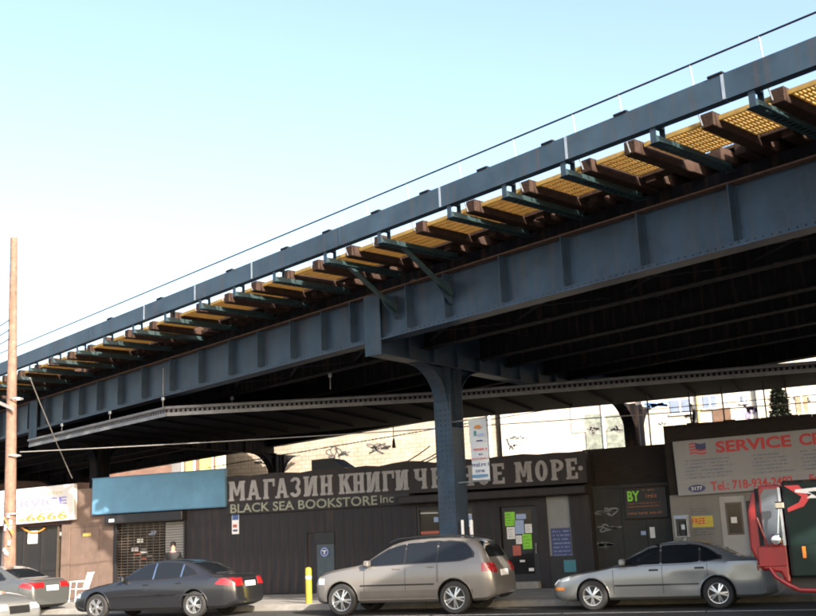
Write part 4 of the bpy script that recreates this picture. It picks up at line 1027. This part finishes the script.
# white armchair on the pavement
q = onY(80, 585, 29.2)
chx = q.x
ch = thing('garden_chair', 'white plastic garden armchair on the sunlit pavement', 'chair', (chx, 29.2, SW), rad(-28))
T = .016
MB().bev(-.24, .24, -.24, .22, .40, .425, .01).build('seat', WHITE, ch, local=True)
bk = MB()
for k in range(7): x_ = -.21+.07*k; bk.beam((x_, .20, .43), (x_*1.05, .36, .92), .05, .014, (0, -1, .3))
bk.beam((-.25, .365, .93), (.25, .365, .93), .05, .02); bk.build('backrest', WHITE, ch, local=True)
for sx_ in (-1, 1):
    MB().tube([(sx_*.27, -.26, 0), (sx_*.25, -.24, .40), (sx_*.27, -.22, .64)], T, 8).build('leg', WHITE, ch, True, local=True)
    MB().tube([(sx_*.25, .34, 0), (sx_*.24, .22, .41)], T, 8).build('leg', WHITE, ch, True, local=True)
    MB().beam((sx_*.275, -.26, .655), (sx_*.27, .27, .665), .06, .02).build('armrest', WHITE, ch, local=True)

# ------------------------------------------------------------------ person by the shutter
pp = onY(173, 560, 29.9)
pr = thing('person', 'person in a black coat standing before the roller shutter', 'person', (pp.x, 29.9, SW), rad(35))
def skin_mesh(name, joints, edges, m, parent, sub=2):
    me = bpy.data.meshes.new(name); me.from_pydata([j[0] for j in joints], edges, []); o = bpy.data.objects.new(name, me); COL.objects.link(o)
    md = o.modifiers.new('s', 'SKIN'); sv = me.skin_vertices[0].data
    for k, j in enumerate(joints): sv[k].radius = j[1] if isinstance(j[1], tuple) else (j[1], j[1])
    sv[0].use_root = True; md.use_smooth_shade = True; ss_ = o.modifiers.new('u', 'SUBSURF'); ss_.levels = sub; ss_.render_levels = sub
    dg = bpy.context.evaluated_depsgraph_get(); nm = bpy.data.meshes.new_from_object(o.evaluated_get(dg)); bpy.data.objects.remove(o, do_unlink=True)
    nm.materials.clear(); nm.materials.append(m); nm.polygons.foreach_set('use_smooth', [True]*len(nm.polygons))
    return inst(name, nm, parent)
J = [((0,0,.98),(.155,.11)), ((0,0,1.15),(.15,.105)), ((0,-.01,1.34),(.18,.12)), ((0,0,1.46),(.10,.08)), ((0,.01,1.53),.055), ((0,.005,1.60),(.075,.085)), ((0,.0,1.70),(.078,.092)), ((0,0,1.76),(.05,.06)),
     ((.19,0,1.42),.075), ((.25,.0,1.16),.058), ((.235,-.07,.93),.045), ((.23,-.09,.86),.035), ((-.19,0,1.42),.075), ((-.25,.0,1.16),.058), ((-.235,-.07,.93),.045), ((-.23,-.09,.86),.035),
     ((.095,0,.86),.105), ((.10,-.02,.50),.07), ((.10,.02,.12),.05), ((.10,-.02,.05),.045), ((.11,-.15,.035),.035), ((-.095,0,.86),.105), ((-.10,-.02,.50),.07), ((-.10,.02,.12),.05), ((-.10,-.02,.05),.045), ((-.11,-.15,.035),.035)]
E_ = [(0,1),(1,2),(2,3),(3,4),(4,5),(5,6),(6,7),(2,8),(8,9),(9,10),(10,11),(2,12),(12,13),(13,14),(14,15),(0,16),(16,17),(17,18),(18,19),(19,20),(0,21),(21,22),(22,23),(23,24),(24,25)]
body = skin_mesh('body', J, E_, SKIN, pr)
body.data.materials.append(COAT); 
for p in body.data.polygons:
    if .08 < p.center.z < 1.50 and not (p.center.z < .93 and abs(p.center.x) > .2 and p.center.z > .8): p.material_index = 1
for p in body.data.polygons:
    if p.center.z <= .08: p.material_index = 1
CJ = [((0,0,1.0),(.18,.135)), ((0,0,1.2),(.175,.13)), ((0,-.005,1.37),(.20,.135)), ((0,0,1.47),(.11,.09)), ((.20,0,1.42),.088), ((.26,0,1.16),.072), ((.245,-.07,.95),.06), ((-.20,0,1.42),.088), ((-.26,0,1.16),.072), ((-.245,-.07,.95),.06), ((0,0,.72),(.20,.15))]
skin_mesh('coat', CJ, [(0,1),(1,2),(2,3),(2,4),(4,5),(5,6),(2,7),(7,8),(8,9),(0,10)], COAT, pr)
hm_ = MB().lathe([(.0, .115), (.055, .105), (.088, .06), (.096, .0), (.090, -.05), (.080, -.075)], 18, 'z', (0, .018, 1.725)); hr = hm_.build('hair', HAIR, pr, True, local=True)
fc = MB().bev(-.012, .012, -.112, -.085, 1.625, 1.67, .006).build('nose', SKIN, body, local=True)
for sx_ in (-1, 1): MB().lathe([(0, -.006), (.011, -.004), (.011, .004)], 8, 'y', (sx_*.03, -.088, 1.678)).build('eye', HAIR, body, local=True)
for sx_ in (-1, 1):
    for f_ in range(4): MB().tube([(sx_*(.215+.012*f_), -.095, .87), (sx_*(.212+.012*f_), -.11, .81-.006*abs(f_-1.5)), (sx_*(.212+.012*f_), -.10, .775-.006*abs(f_-1.5))], [.009, .008, .006], 6).build('finger', SKIN, body, True, local=True)
    MB().tube([(sx_*.205, -.11, .87), (sx_*.195, -.125, .83)], [.010, .008], 6).build('thumb', SKIN, body, True, local=True)
bx('scarf', mat('scarf_pink', (.45, .22, .22), .8), pr, -.10, .10, -.12, .10, 1.46, 1.53, .03, local=True)

# ================================================================== VEHICLES  (local: x back from the nose, y across, z up)
def curve(pts):
    xs = [p[0] for p in pts]; ys = [p[1] for p in pts]; n = len(xs)
    d = [(ys[i+1]-ys[i])/(xs[i+1]-xs[i]) for i in range(n-1)]
    m = [d[0]]+[0 if d[i-1]*d[i] <= 0 else 2*d[i-1]*d[i]/(d[i-1]+d[i]) for i in range(1, n-1)]+[d[-1]]
    def f(x):
        if x <= xs[0]: return ys[0]
        if x >= xs[-1]: return ys[-1]
        i = max(k for k in range(n-1) if xs[k] <= x); h = xs[i+1]-xs[i]; t = (x-xs[i])/h
        return (2*t**3-3*t*t+1)*ys[i]+(t**3-2*t*t+t)*h*m[i]+(-2*t**3+3*t*t)*ys[i+1]+(t**3-t*t)*h*m[i+1]
    return f
def car(name, label, loc, yaw, S, paint, rim='double', lower=None, group='cars on the avenue'):
    root = thing(name, label, 'car', loc, yaw, group)
    top, bot, belt, hw, rw = [curve(S[k]) for k in ('top', 'bot', 'belt', 'hw', 'rw')]; L = S['L']
    xs = sorted(set([0, .015, .04, .08, .14, .22, .32, L, L-.015, L-.04, L-.08, L-.14, L-.22, L-.32]+[L*k/64 for k in range(3, 62)]))
    rings = []
    for x in xs:
        zt, zb, w = top(x), bot(x), hw(x); zs = min(belt(x), zt-.035); h = zt-zs; r = min(rw(x), w*.96)
        sh = S.get('sh', .955)
        P = [(0, zb), (w*.55, zb), (w*.86, zb+.005), (w*.955, zb+.07), (w*.985, zb+.30*(zs-zb)), (w, zb+.52*(zs-zb)), (w*.993, zb+.74*(zs-zb)), (w*.975, zb+.90*(zs-zb)), (w*sh, zs),
             (w*sh+(r-w*sh)*.30, zs+.28*h), (w*sh+(r-w*sh)*.68, zs+.64*h), (r, zs+.86*h), (r*.93, zs+.945*h), (r*.72, zs+.985*h), (r*.35, zt), (0, zt+.002)]
        rings.append([(x, -y, z) for y, z in P]+[(x, y, z) for y, z in P[-2:0:-1]])
    n = len(rings[0]); mb = MB(); vs = [p for r in rings for p in r]
    dn = S.get('dent')
    if dn:
        vs2 = []
        for x, y, z in vs:
            if y < -.6:
                for (dx, dz, rx, rz, amt) in dn:
                    q = ((x-dx)/rx)**2+((z-dz)/rz)**2
                    if q < 1: y += amt*(1-q)**.7
            vs2.append((x, y, z))
        vs = vs2
    fs = [(i*n+k, i*n+(k+1) % n, (i+1)*n+(k+1) % n, (i+1)*n+k) for i in range(len(rings)-1) for k in range(n)]
    fs += [tuple(range(n))[::-1], tuple((len(rings)-1)*n+k for k in range(n))]
    mb.add(vs, fs); me = mb.mesh('body', [paint, BLACK], True, 50)
    bm = bmesh.new(); bm.from_mesh(me); bmesh.ops.triangulate(bm, faces=bm.faces[:]); bvh = BVHTree.FromBMesh(bm); bm.free()
    # wheel arches
    ax = [S['fa'], S['fa']+S['wb']]; R = S['R']; RA = R+S.get('gap', .055); W2 = max(p[1] for p in S['hw'])
    cut = MB()
    for x in ax:
        for sy in (-1, 1): cut.lathe([(0, sy*(W2-.30)), (RA, sy*(W2-.30)), (RA, sy*(W2+.2)), (0, sy*(W2+.2))], 40, 'y', (x, 0, R))
    cme = cut.mesh('cut', BLACK); bmc = bmesh.new(); bmc.from_mesh(cme); bmesh.ops.remove_doubles(bmc, verts=bmc.verts[:], dist=1e-5); bmesh.ops.recalc_face_normals(bmc, faces=bmc.faces[:]); bmc.to_mesh(cme); bmc.free()
    bo = bpy.data.objects.new('b', me); co = bpy.data.objects.new('c', cme); COL.objects.link(bo); COL.objects.link(co)
    md = bo.modifiers.new('x', 'BOOLEAN'); md.operation = 'DIFFERENCE'; md.object = co; md.solver = 'EXACT'
    dg = bpy.context.evaluated_depsgraph_get(); nm = bpy.data.meshes.new_from_object(bo.evaluated_get(dg)); bpy.data.objects.remove(bo); bpy.data.objects.remove(co)
    if len(nm.polygons) < 200: nm = me
    while len(nm.materials) < 2: nm.materials.append(BLACK)
    for p in nm.polygons:
        c = p.center
        p.material_index = 0
        for x in ax:
            if math.hypot(c.x-x, c.z-R) < RA+.003 and c.z < R+RA: 
                if abs(math.hypot(c.x-x, c.z-R)-RA) < .012 or abs(abs(c.y)-(W2-.30)) < .01: p.material_index = 1
        if c.z < S['zlow'](c.x) if callable(S.get('zlow')) else c.z < bot(c.x)+.03: p.material_index = 1
    nm.set_sharp_from_angle(angle=rad(38))
    body = inst('body', nm, root)
    def hit(o, d):
        h = bvh.ray_cast(Vector(o), Vector(d)); return h[0]
    def side(nme, xa, xb, lo, hi, sy, m, off=.004, nx=14, nz=6, par=None):
        flo = curve(lo) if isinstance(lo, list) else (lambda q: lo); fhi = curve(hi) if isinstance(hi, list) else (lambda q: hi)
        g = []; ok = True
        for i in range(nx+1):
            x = xa+(xb-xa)*i/nx
            for j in range(nz+1):
                z = flo(x)+(max(fhi(x), flo(x)+.004)-flo(x))*j/nz; h = hit((x, sy*3, z), (0, -sy, 0))
                y = h.y if h else (g[-1][1] if g else sy*W2*.9)
                g.append((x, y, z))
        m_ = MB(); st = nz+1
        N = len(g); outer = [(x, y+sy*off, z) for x, y, z in g]; inner = [(x, y-sy*.012, z) for x, y, z in g]
        f_ = [(i*st+j, (i+1)*st+j, (i+1)*st+j+1, i*st+j+1) for i in range(nx) for j in range(nz)]
        bd = [i*st for i in range(nx+1)]+[nx*st+j for j in range(1, nz+1)]+[i*st+nz for i in range(nx-1, -1, -1)]+[j for j in range(nz-1, 0, -1)]
        f_ += [(bd[k], bd[(k+1) % len(bd)], N+bd[(k+1) % len(bd)], N+bd[k]) for k in range(len(bd))]
        m_.add(outer+inner, f_); return m_.build(nme, m, par or root, True, 50, local=True)
    def end(nme, y0, y1, z0, z1, fr, m, off=.004, ny=12, nz=6, par=None):
        # z0,z1 may be functions of y
        dx = 1 if fr else -1; g = []; f0 = z0 if callable(z0) else (lambda y: z0); f1 = z1 if callable(z1) else (lambda y: z1)
        for i in range(ny+1):
            y = y0+(y1-y0)*i/ny
            for j in range(nz+1):
                z = f0(y)+(f1(y)-f0(y))*j/nz; h = hit((-3 if fr else L+3, y, z), (dx, 0, 0))
                g.append((h.x if h else (g[-1][0] if g else 0), y, z))
        st = nz+1; N = len(g); outer = [(x-dx*off*1.6, y, z+off*.6) for x, y, z in g]; inner = [(x+dx*.015, y, z-.004) for x, y, z in g]
        f_ = [(i*st+j, (i+1)*st+j, (i+1)*st+j+1, i*st+j+1) for i in range(ny) for j in range(nz)]
        bd = [i*st for i in range(ny+1)]+[ny*st+j for j in range(1, nz+1)]+[i*st+nz for i in range(ny-1, -1, -1)]+[j for j in range(nz-1, 0, -1)]
        f_ += [(bd[k], bd[(k+1) % len(bd)], N+bd[(k+1) % len(bd)], N+bd[k]) for k in range(len(bd))]
        return MB().add(outer+inner, f_).build(nme, m, par or root, True, 50, local=True)
    for sy in (-1, 1):
        a, b, lo, hi = S['glass']
        sr = side('window_surround', a-.05, b+.05, [(x, z-.03) for x, z in lo], [(x, z+.028) for x, z in hi], sy, S.get('trim', BLACK), .002, 26, 6)
        cuts = [a]+S['pillars']+[b]
        for k in range(len(cuts)-1): side('side_window', cuts[k]+(.022 if k else 0), cuts[k+1]-(.022 if k < len(cuts)-2 else 0), lo, hi, sy, GLASS, .006, 12, 6, sr)
        for xp in S['pillars'][:S.get('npil', 1)]:
            if S.get('pilm'): side('window_pillar', xp-.02, xp+.02, lo, hi, sy, S['pilm'], .009, 2, 6, sr)
        for xd, z0, z1 in S['seams']: side('door_seam', xd-.005, xd+.005, z0, z1, sy, BLACK, .0015, 2, 10, body)
        if S.get('strip'): side('rub_strip', *S['strip'], sy, S['stripm'], .012, 20, 2)
        if lower is not None: side('lower_cladding', *S['clad'], sy, lower, .008, 26, 3)
        for xh, zh in S['handles']:
            h = hit((xh, sy*3, zh), (0, -sy, 0))
            if h: MB().bev(xh-.10, xh+.10, h.y-.018, h.y+.018, zh-.018, zh+.018, .008).build('door_handle', S.get('handlem', paint), root, local=True)
        # mirror
        mx, mz = S['mirror']; h = hit((mx, sy*3, mz), (0, -sy, 0)); yy = (h.y if h else sy*W2*.9)
        mr = MB().bev(mx-.06, mx+.07, min(yy, yy+sy*.20), max(yy, yy+sy*.20), mz-.02, mz+.12, .03).build('wing_mirror', paint, root, True, local=True)
        for (xa, xb, z0, z1, m_) in S['sidelamps']: side('lamp', xa, xb, z0, z1, sy, m_, .006, 8, 4)
        for x in ax:
            wr = inst('wheel', None, root, (x, sy*(W2-.115), R)); wr.empty_display_size = .1
            key = (name, sy)
            if key not in WH: WH[key] = wheel(R, sy, rim)
            for nm_, m3 in WH[key]: inst(nm_, m3, wr, (0, 0, 0), (0, (x*1.7) % 1.2, 0))
            # arch lip
            lip = MB(); pts = []
            for k in range(21):
                a_ = math.pi*(k/20*1.04-.02); px, pz = x+(RA+.005)*math.cos(a_), R+(RA+.005)*math.sin(a_)
                h = hit((px, sy*3, pz), (0, -sy, 0))
                if h: pts.append((px, h.y, pz))
            if len(pts) > 4: lip.tube(pts, .014, 6).build('arch_lip', lower or paint, body, True, local=True)
    ws = S['wscreen']; end('windscreen', -ws[0], ws[0], lambda y: ws[1]-.25*y*y*.2, lambda y: ws[2]-.05*y*y, True, GLASS, .005, 14, 8)
    rs_ = S['rscreen']; end('rear_window', -rs_[0], rs_[0], lambda y: rs_[1], lambda y: rs_[2]-.05*y*y, False, GLASS, .005, 14, 8)
    for (y0, y1, z0, z1, fr, m_, nm_) in S['ends']: end(nm_, y0, y1, z0, z1, fr, m_, .008, 8, 3)
    return root
WH = {}
def wheel(R, sy, style):
    out = []; w = .10; t = MB()
    pr_ = [(R-.115, -w), (R-.035, -w-.006), (R-.008, -w+.022), (R, -w+.045), (R, w-.045), (R-.008, w-.022), (R-.035, w+.006), (R-.115, w)]
    t.lathe(pr_, 36, 'y'); out.append(('tyre', t.mesh('tyre', RUBBER, True, 30)))
    o = sy; r = MB(); rr = R-.105
    r.lathe([(rr+.004, o*.085), (rr, o*.098), (rr-.022, o*.096), (rr-.035, o*.055), (rr-.04, -o*.08)], 36, 'y')
    ns = 5
    for k in range(ns):
        for da in ((-.17, .17) if style == 'double' else (0,)):
            a = 2*math.pi*k/ns+da*.75; a2 = 2*math.pi*k/ns+da
            p = (math.cos(a2)*(rr-.02), o*.074, math.sin(a2)*(rr-.02)); q = (math.cos(a)*.035, o*.092, math.sin(a)*.035)
            r.beam(q, p, .034 if style == 'double' else .070, .022, (0, 1, 0))
    r.lathe([(0, o*.108), (.035, o*.106), (.05, o*.092), (.05, o*.06)], 16, 'y')
    out.append(('rim', r.mesh('rim', ALLOY, True, 30)))
    b = MB().lathe([(0, o*.03), (rr-.03, o*.03), (rr-.03, -o*.02)], 24, 'y'); out.append(('brake_disc', b.mesh('brake_disc', BLACK)))
    return out
def paintmat(name, c, metal=.3, rough=.28): return mat(name, c, rough, metal, var=.05, scale=60, coat=1.0)
SEDAN = dict(L=4.82, wb=2.85, fa=.83, R=.325,
    top=[(0, .50), (.04, .66), (.25, .745), (.7, .845), (1.30, .935), (1.42, .97), (1.95, 1.28), (2.25, 1.40), (2.7, 1.45), (3.1, 1.435), (3.5, 1.35), (3.9, 1.17), (4.15, 1.07), (4.5, 1.045), (4.70, 1.00), (4.79, .86), (4.82, .55)],
    bot=[(0, .26), (.3, .20), (4.4, .21), (4.82, .32)], belt=[(0, .52), (.3, .66), (1.2, .86), (2.2, .92), (3.6, .955), (4.5, .95), (4.82, .80)],
    hw=[(0, .60), (.06, .72), (.18, .80), (.45, .875), (1.0, .905), (3.8, .91), (4.45, .87), (4.7, .80), (4.78, .76), (4.82, .70)], rw=[(0, .5), (.3, .66), (1.25, .76), (1.6, .72), (2.2, .62), (3.2, .61), (3.8, .64), (4.2, .70), (4.8, .6)],
    glass=(1.50, 3.72, [(1.50, .955), (3.0, .985), (3.72, 1.06)], [(1.50, .985), (1.9, 1.19), (2.25, 1.335), (2.75, 1.375), (3.2, 1.33), (3.55, 1.19), (3.72, 1.07)]), pillars=[2.48, 3.28], npil=2, pilm=CHROME,
    seams=[(1.36, .35, .90), (2.50, .35, .93), (3.42, .62, .96), (4.35, .70, .94)], strip=(1.25, 3.95, .56, .60), stripm=CHROME, handles=[(2.30, .84), (3.24, .86)], mirror=(1.62, .95),
    sidelamps=[(4.28, 4.70, [(4.28, .80), (4.7, .76)], [(4.28, .83), (4.42, .94), (4.7, .95)], LAMPR), (.10, .30, .56, .66, LAMPW)], wscreen=(.62, .985, 1.37), rscreen=(.58, 1.10, 1.37),
    ends=[(-.26, .26, .72, .84, False, PAPER, 'number_plate'), (-.74, -.42, .74, .93, False, LAMPR, 'tail_lamp'), (.42, .74, .74, .93, False, LAMPR, 'tail_lamp'), (-.30, .30, .46, .62, True, BLACK, 'grille'), (-.62, -.36, .54, .66, True, LAMPW, 'head_lamp'), (.36, .62, .54, .66, True, LAMPW, 'head_lamp')])
SUV = dict(L=4.56, wb=2.82, fa=.80, R=.365, gap=.06,
    top=[(0, .64), (.03, .90), (.2, .98), (.6, 1.06), (1.15, 1.13), (1.28, 1.16), (1.80, 1.46), (2.1, 1.61), (2.5, 1.685), (3.1, 1.71), (3.7, 1.69), (4.08, 1.63), (4.20, 1.55), (4.37, 1.25), (4.46, 1.08), (4.53, .95), (4.56, .60)],
    bot=[(0, .34), (.3, .27), (4.3, .28), (4.56, .40)], belt=[(0, .66), (.25, .91), (1.1, 1.05), (2.2, 1.09), (3.6, 1.12), (4.35, 1.11), (4.56, .9)],
    hw=[(0, .62), (.06, .74), (.18, .83), (.45, .905), (1.0, .93), (3.8, .935), (4.25, .91), (4.45, .86), (4.53, .82), (4.56, .76)], rw=[(0, .5), (.3, .68), (1.15, .80), (1.6, .76), (2.2, .66), (3.6, .645), (4.1, .66), (4.35, .74), (4.56, .7)],
    glass=(1.42, 4.06, [(1.42, 1.12), (2.6, 1.155), (3.8, 1.185), (4.06, 1.26)], [(1.42, 1.15), (1.8, 1.37), (2.15, 1.535), (2.6, 1.60), (3.3, 1.605), (3.8, 1.56), (4.0, 1.43), (4.06, 1.30)]), pillars=[2.42, 3.22], npil=0,
    seams=[(1.40, .45, 1.08), (2.44, .45, 1.12), (3.22, .72, 1.14), (3.25, .7, 1.14)], strip=(1.3, 3.15, .66, .69), stripm=BLACK, handles=[(2.22, 1.03), (3.08, 1.05)], mirror=(1.50, 1.12),
    clad=(1.28, 3.22, .30, .55), sidelamps=[(4.28, 4.50, .92, 1.10, LAMPR), (.12, .34, .72, .86, LAMPW)], wscreen=(.66, 1.17, 1.60), rscreen=(.60, 1.22, 1.58),
    ends=[(-.26, .26, .80, .93, False, PAPER, 'number_plate'), (-.82, -.52, .88, 1.10, False, LAMPR, 'tail_lamp'), (.52, .82, .88, 1.10, False, LAMPR, 'tail_lamp'), (-.28, .28, .62, .80, True, BLACK, 'grille'), (-.66, -.34, .70, .85, True, LAMPW, 'head_lamp'), (.34, .66, .70, .85, True, LAMPW, 'head_lamp')])
SIL = dict(SEDAN); SIL.update(L=4.76, wb=2.66, fa=.92, R=.315,
    top=[(0, .48), (.05, .63), (.25, .715), (.7, .80), (1.25, .885), (1.42, .93), (2.0, 1.24), (2.3, 1.35), (2.75, 1.405), (3.15, 1.39), (3.5, 1.30), (3.88, 1.12), (4.05, 1.05), (4.5, 1.01), (4.68, .95), (4.74, .80), (4.76, .5)],
    glass=(1.52, 3.66, [(1.52, .93), (3.0, .95), (3.66, 1.03)], [(1.52, .96), (1.95, 1.16), (2.3, 1.29), (2.75, 1.33), (3.2, 1.29), (3.5, 1.17), (3.66, 1.05)]), pillars=[2.44, 3.26], npil=0, pilm=None,
    seams=[(1.40, .33, .88), (2.46, .33, .91), (3.40, .60, .94)], strip=(1.42, 3.2, .50, .53), stripm=BLACK, handles=[(2.28, .82), (3.24, .84)], handlem=BLACK,
    sidelamps=[(.10, .42, [(.10, .60), (.42, .65)], [(.10, .67), (.42, .735)], LAMPW), (.04, .30, .44, .50, LAMPA), (4.4, 4.68, .74, .90, LAMPR)], dent=[(3.05, .58, .5, .16, .055), (2.75, .66, .30, .07, .04), (4.15, .74, .35, .12, .035)])
LEX = dict(SEDAN); LEX.update(sidelamps=[(4.36, 4.72, [(4.36, .84), (4.72, .76)], [(4.36, .88), (4.5, .96), (4.72, .95)], LAMPR), (.1, .3, .56, .66, LAMPW)], strip=None, pilm=None, npil=0,
    ends=[(-.24, .24, .70, .84, False, PAPER, 'number_plate'), (-.74, -.34, .78, .94, False, LAMPR, 'tail_lamp'), (.34, .74, .78, .94, False, LAMPR, 'tail_lamp'), (-.30, .30, .46, .62, True, BLACK, 'grille'), (-.62, -.36, .54, .66, True, LAMPW, 'head_lamp'), (.36, .62, .54, .66, True, LAMPW, 'head_lamp')])
def place(S, p_front, p_rear, Ynear, yaw=0., w=.91):
    # nose position so that the near wheels stand at the two picture columns
    xr = xat(p_rear, Ynear, .32); xf = xat(p_front, Ynear, .32); c = (xr+xf)/2
    cx = c-(S['fa']+S['wb']/2)*math.cos(yaw); return (cx, Ynear+w-(S['fa']+S['wb']/2)*math.sin(yaw), 0)
GREYC = paintmat('paint_graphite', (.018, .019, .023)); BEIGE = paintmat('paint_champagne', (.155, .148, .142), .15, .3); SILV = paintmat('paint_silver', (.22, .23, .228), .3, .32); GUN = paintmat('paint_gunmetal', (.085, .09, .09), .3, .28)
LOWC = mat('cladding_grey', (.10, .095, .09), .55, var=.1)
car('parked_sedan', 'dark graphite sedan with chrome side strip below the blue sign', place(SEDAN, 95, 190, 22.75, rad(4)), rad(4), SEDAN, GREYC, 'double')
suv = car('parked_suv', 'champagne SUV with alloy wheels parked before the blue column', place(SUV, 338, 457.5, 22.75, 0, .935), 0, SUV, BEIGE, 'double', LOWC)
for sy in (-1, 1): MB().tube([(1.95, sy*.60, 1.62), (2.15, sy*.61, 1.70), (3.0, sy*.61, 1.755), (3.9, sy*.60, 1.70), (4.05, sy*.59, 1.66)], .018, 6).build('roof_rail', BLACK, suv, True, local=True)
MB().tube([(4.3, -.55, .36), (4.56, -.55, .36)], .035, 10).build('exhaust', CHROME, suv, True, local=True)
car('parked_sedan', 'silver sedan with dented rear door in the shade by the red truck', place(SIL, 592.5, 718, 23.25, 0, .91), 0, SIL, SILV, 'five')
q = onY(27, 580, 24.05)
car('parked_sedan', 'gunmetal sedan with its lit tail lamps beside the wooden pole', (q.x-4.62, 24.05+.85, 0), rad(0), LEX, GUN, 'double')
q = onY(20, 606, 18.6)
car('passing_sedan', 'pale silver car nose at the lower left edge of the picture', (q.x, 18.6, 0), rad(180), SEDAN, SILV, 'five')

# ---- red and green truck entering on the right
TY = 20.4
tk = thing('truck', 'red cab truck with dark green box body at the right edge', 'truck', (X(747, TY, 1), TY, 0))
REDT = mat('truck_red', (.20, .008, .010), .4, .0, var=.25, scale=3, coat=.3); GRT = mat('truck_green', (.006, .016, .014), .45, var=.15, spec=.2)
tx0 = X(747.5, TY, 1.7); tx1 = X(784, TY, 1.7); TW = 2.25
cab = MB(); side_ = [(tx0+.12, .95), (tx0, 1.25), (tx0+.02, 1.9), (tx0+.12, 2.24), (tx0+.30, 2.36), (tx1, 2.36), (tx1, .62), (tx0+.55, .62), (tx0+.48, .80), (tx0+.20, .86)]
cab.prism(side_, 'y', TY, TY+TW); cabo = cab.build('cab', REDT, tk)
bvm = cabo.modifiers.new('bevel', 'BEVEL'); bvm.width = .04; bvm.segments = 2
dx0_, dx1_, dz0_, dz1_ = rect(761, 781.5, 489, 544, TY)
win = MB().prism([(dx0_, dz0_), (dx0_+.03, dz1_-.1), (dx0_+.10, dz1_), (dx1_-.02, dz1_), (dx1_-.02, dz0_)], 'y', TY-.008, TY+.01).build('side_window', mat('truck_glass', (.10, .12, .15), .06, .1, var=0, spec=.7), cabo)
for k, (a_, b_) in enumerate((((dx0_-.07), dx0_), (dx1_-.02, dx1_+.025))): bx('window_frame', DSTEEL if not k else GALV, cabo, a_, b_, TY-.02, TY+.005, dz0_-.03, dz1_+.02)
bx('windscreen', GLASS, cabo, tx0-.004, tx0+.05, TY+.15, TY+TW-.15, 1.35, 2.1)
bx('door_panel', REDT, cabo, X(758.5, TY, 1.1), X(786, TY, 1.1), TY-.025, TY-.001, .92, dz0_-.04, .01)
MB().tube([(X(775, TY), TY-.05, dz0_+.05), (X(776, TY), TY-.22, dz0_+.18), (X(780, TY), TY-.22, dz1_-.25)], .02, 8).build('mirror_arm', CHROME, cabo, True)
p = onY(780.5, 505, TY-.2); mr = MB().bev(p.x-.10, p.x+.06, TY-.27, TY-.2, p.z-.07, p.z+.06, .02).build('wing_mirror', CHROME, cabo)
MB().tube([(X(757.5, TY, 1.7), TY-.03, onY(757.5, 518, TY).z), (X(767, TY, 1.4), TY-.05, onY(767, 546, TY).z)], .018, 6).build('grab_rail', REDT, cabo, True)
p = onY(776, 540, TY-.2); MB().lathe([(0, -.06), (.08, -.045), (.11, 0), (.09, .04)], 16, 'y', (p.x, TY-.16, p.z)).build('round_mirror', CHROME, cabo, True)
MB().tube([(X(763, TY), TY-.02, .90), (X(768, TY), TY-.06, .74), (X(779, TY), TY-.08, .60), (X(790, TY), TY-.08, .50), (X(830, TY), TY-.08, .47), (tx0+7, TY-.08, .47)], .038, 8).build('step_rail', REDT, tk, True)
bxo = bx('box_body', GRT, tk, tx1+.03, tx0+7.2, TY-.03, TY+TW+.03, .72, 2.42, .03)
bx('box_trim', DSTEEL, bxo, tx1+.028, tx1+.07, TY-.045, TY-.031, .75, 2.38); bx('box_trim', DSTEEL, bxo, tx1+.08, tx0+7.1, TY-.045, TY-.031, 2.37, 2.41)
gx = tx1+.07; yb = TY-.036
def swoosh(m, pts, k): MB().prism(pts, 'y', yb-.004*k, TY-.03).build('livery', m, bxo)
swoosh(RED, [(gx, 2.33), (gx+.25, 2.33), (gx+.42, 2.10), (gx+.30, 1.95), (gx+.02, 1.86), (gx+.02, 1.93), (gx+.22, 2.02), (gx+.28, 2.12)], 1)
swoosh(PAPER, [(gx+.18, 2.25), (gx+1.8, 2.34), (gx+1.8, 2.28), (gx+.40, 2.20), (gx+.58, 2.08), (gx+.36, 2.09), (gx+.46, 2.16), (gx+.18, 2.20)], 2)
swoosh(mat('livery_green', (.005, .018, .016), .5, spec=.2), [(gx, 1.60), (gx+1.6, 1.75), (gx+1.6, 1.45), (gx, 1.25)], 1)
bx('side_marker', LAMPA, bxo, X(803, TY, 1.1), X(806.5, TY, 1.1), TY-.05, TY-.0315, 1.05, 1.25)
bx('chassis', BLACK, tk, tx0+.6, tx0+7.0, TY+.3, TY+TW-.3, .45, .715)
for x_ in (tx0+1.75, tx0+5.6):
    for sy, yy in ((-1, TY+.14), (1, TY+TW-.14)):
        wr = inst('wheel', None, tk, (x_-WM[tk].translation.x, yy-WM[tk].translation.y, .43))
        for nm_, m3 in wheel(.43, sy, 'five'): inst(nm_, m3, wr)
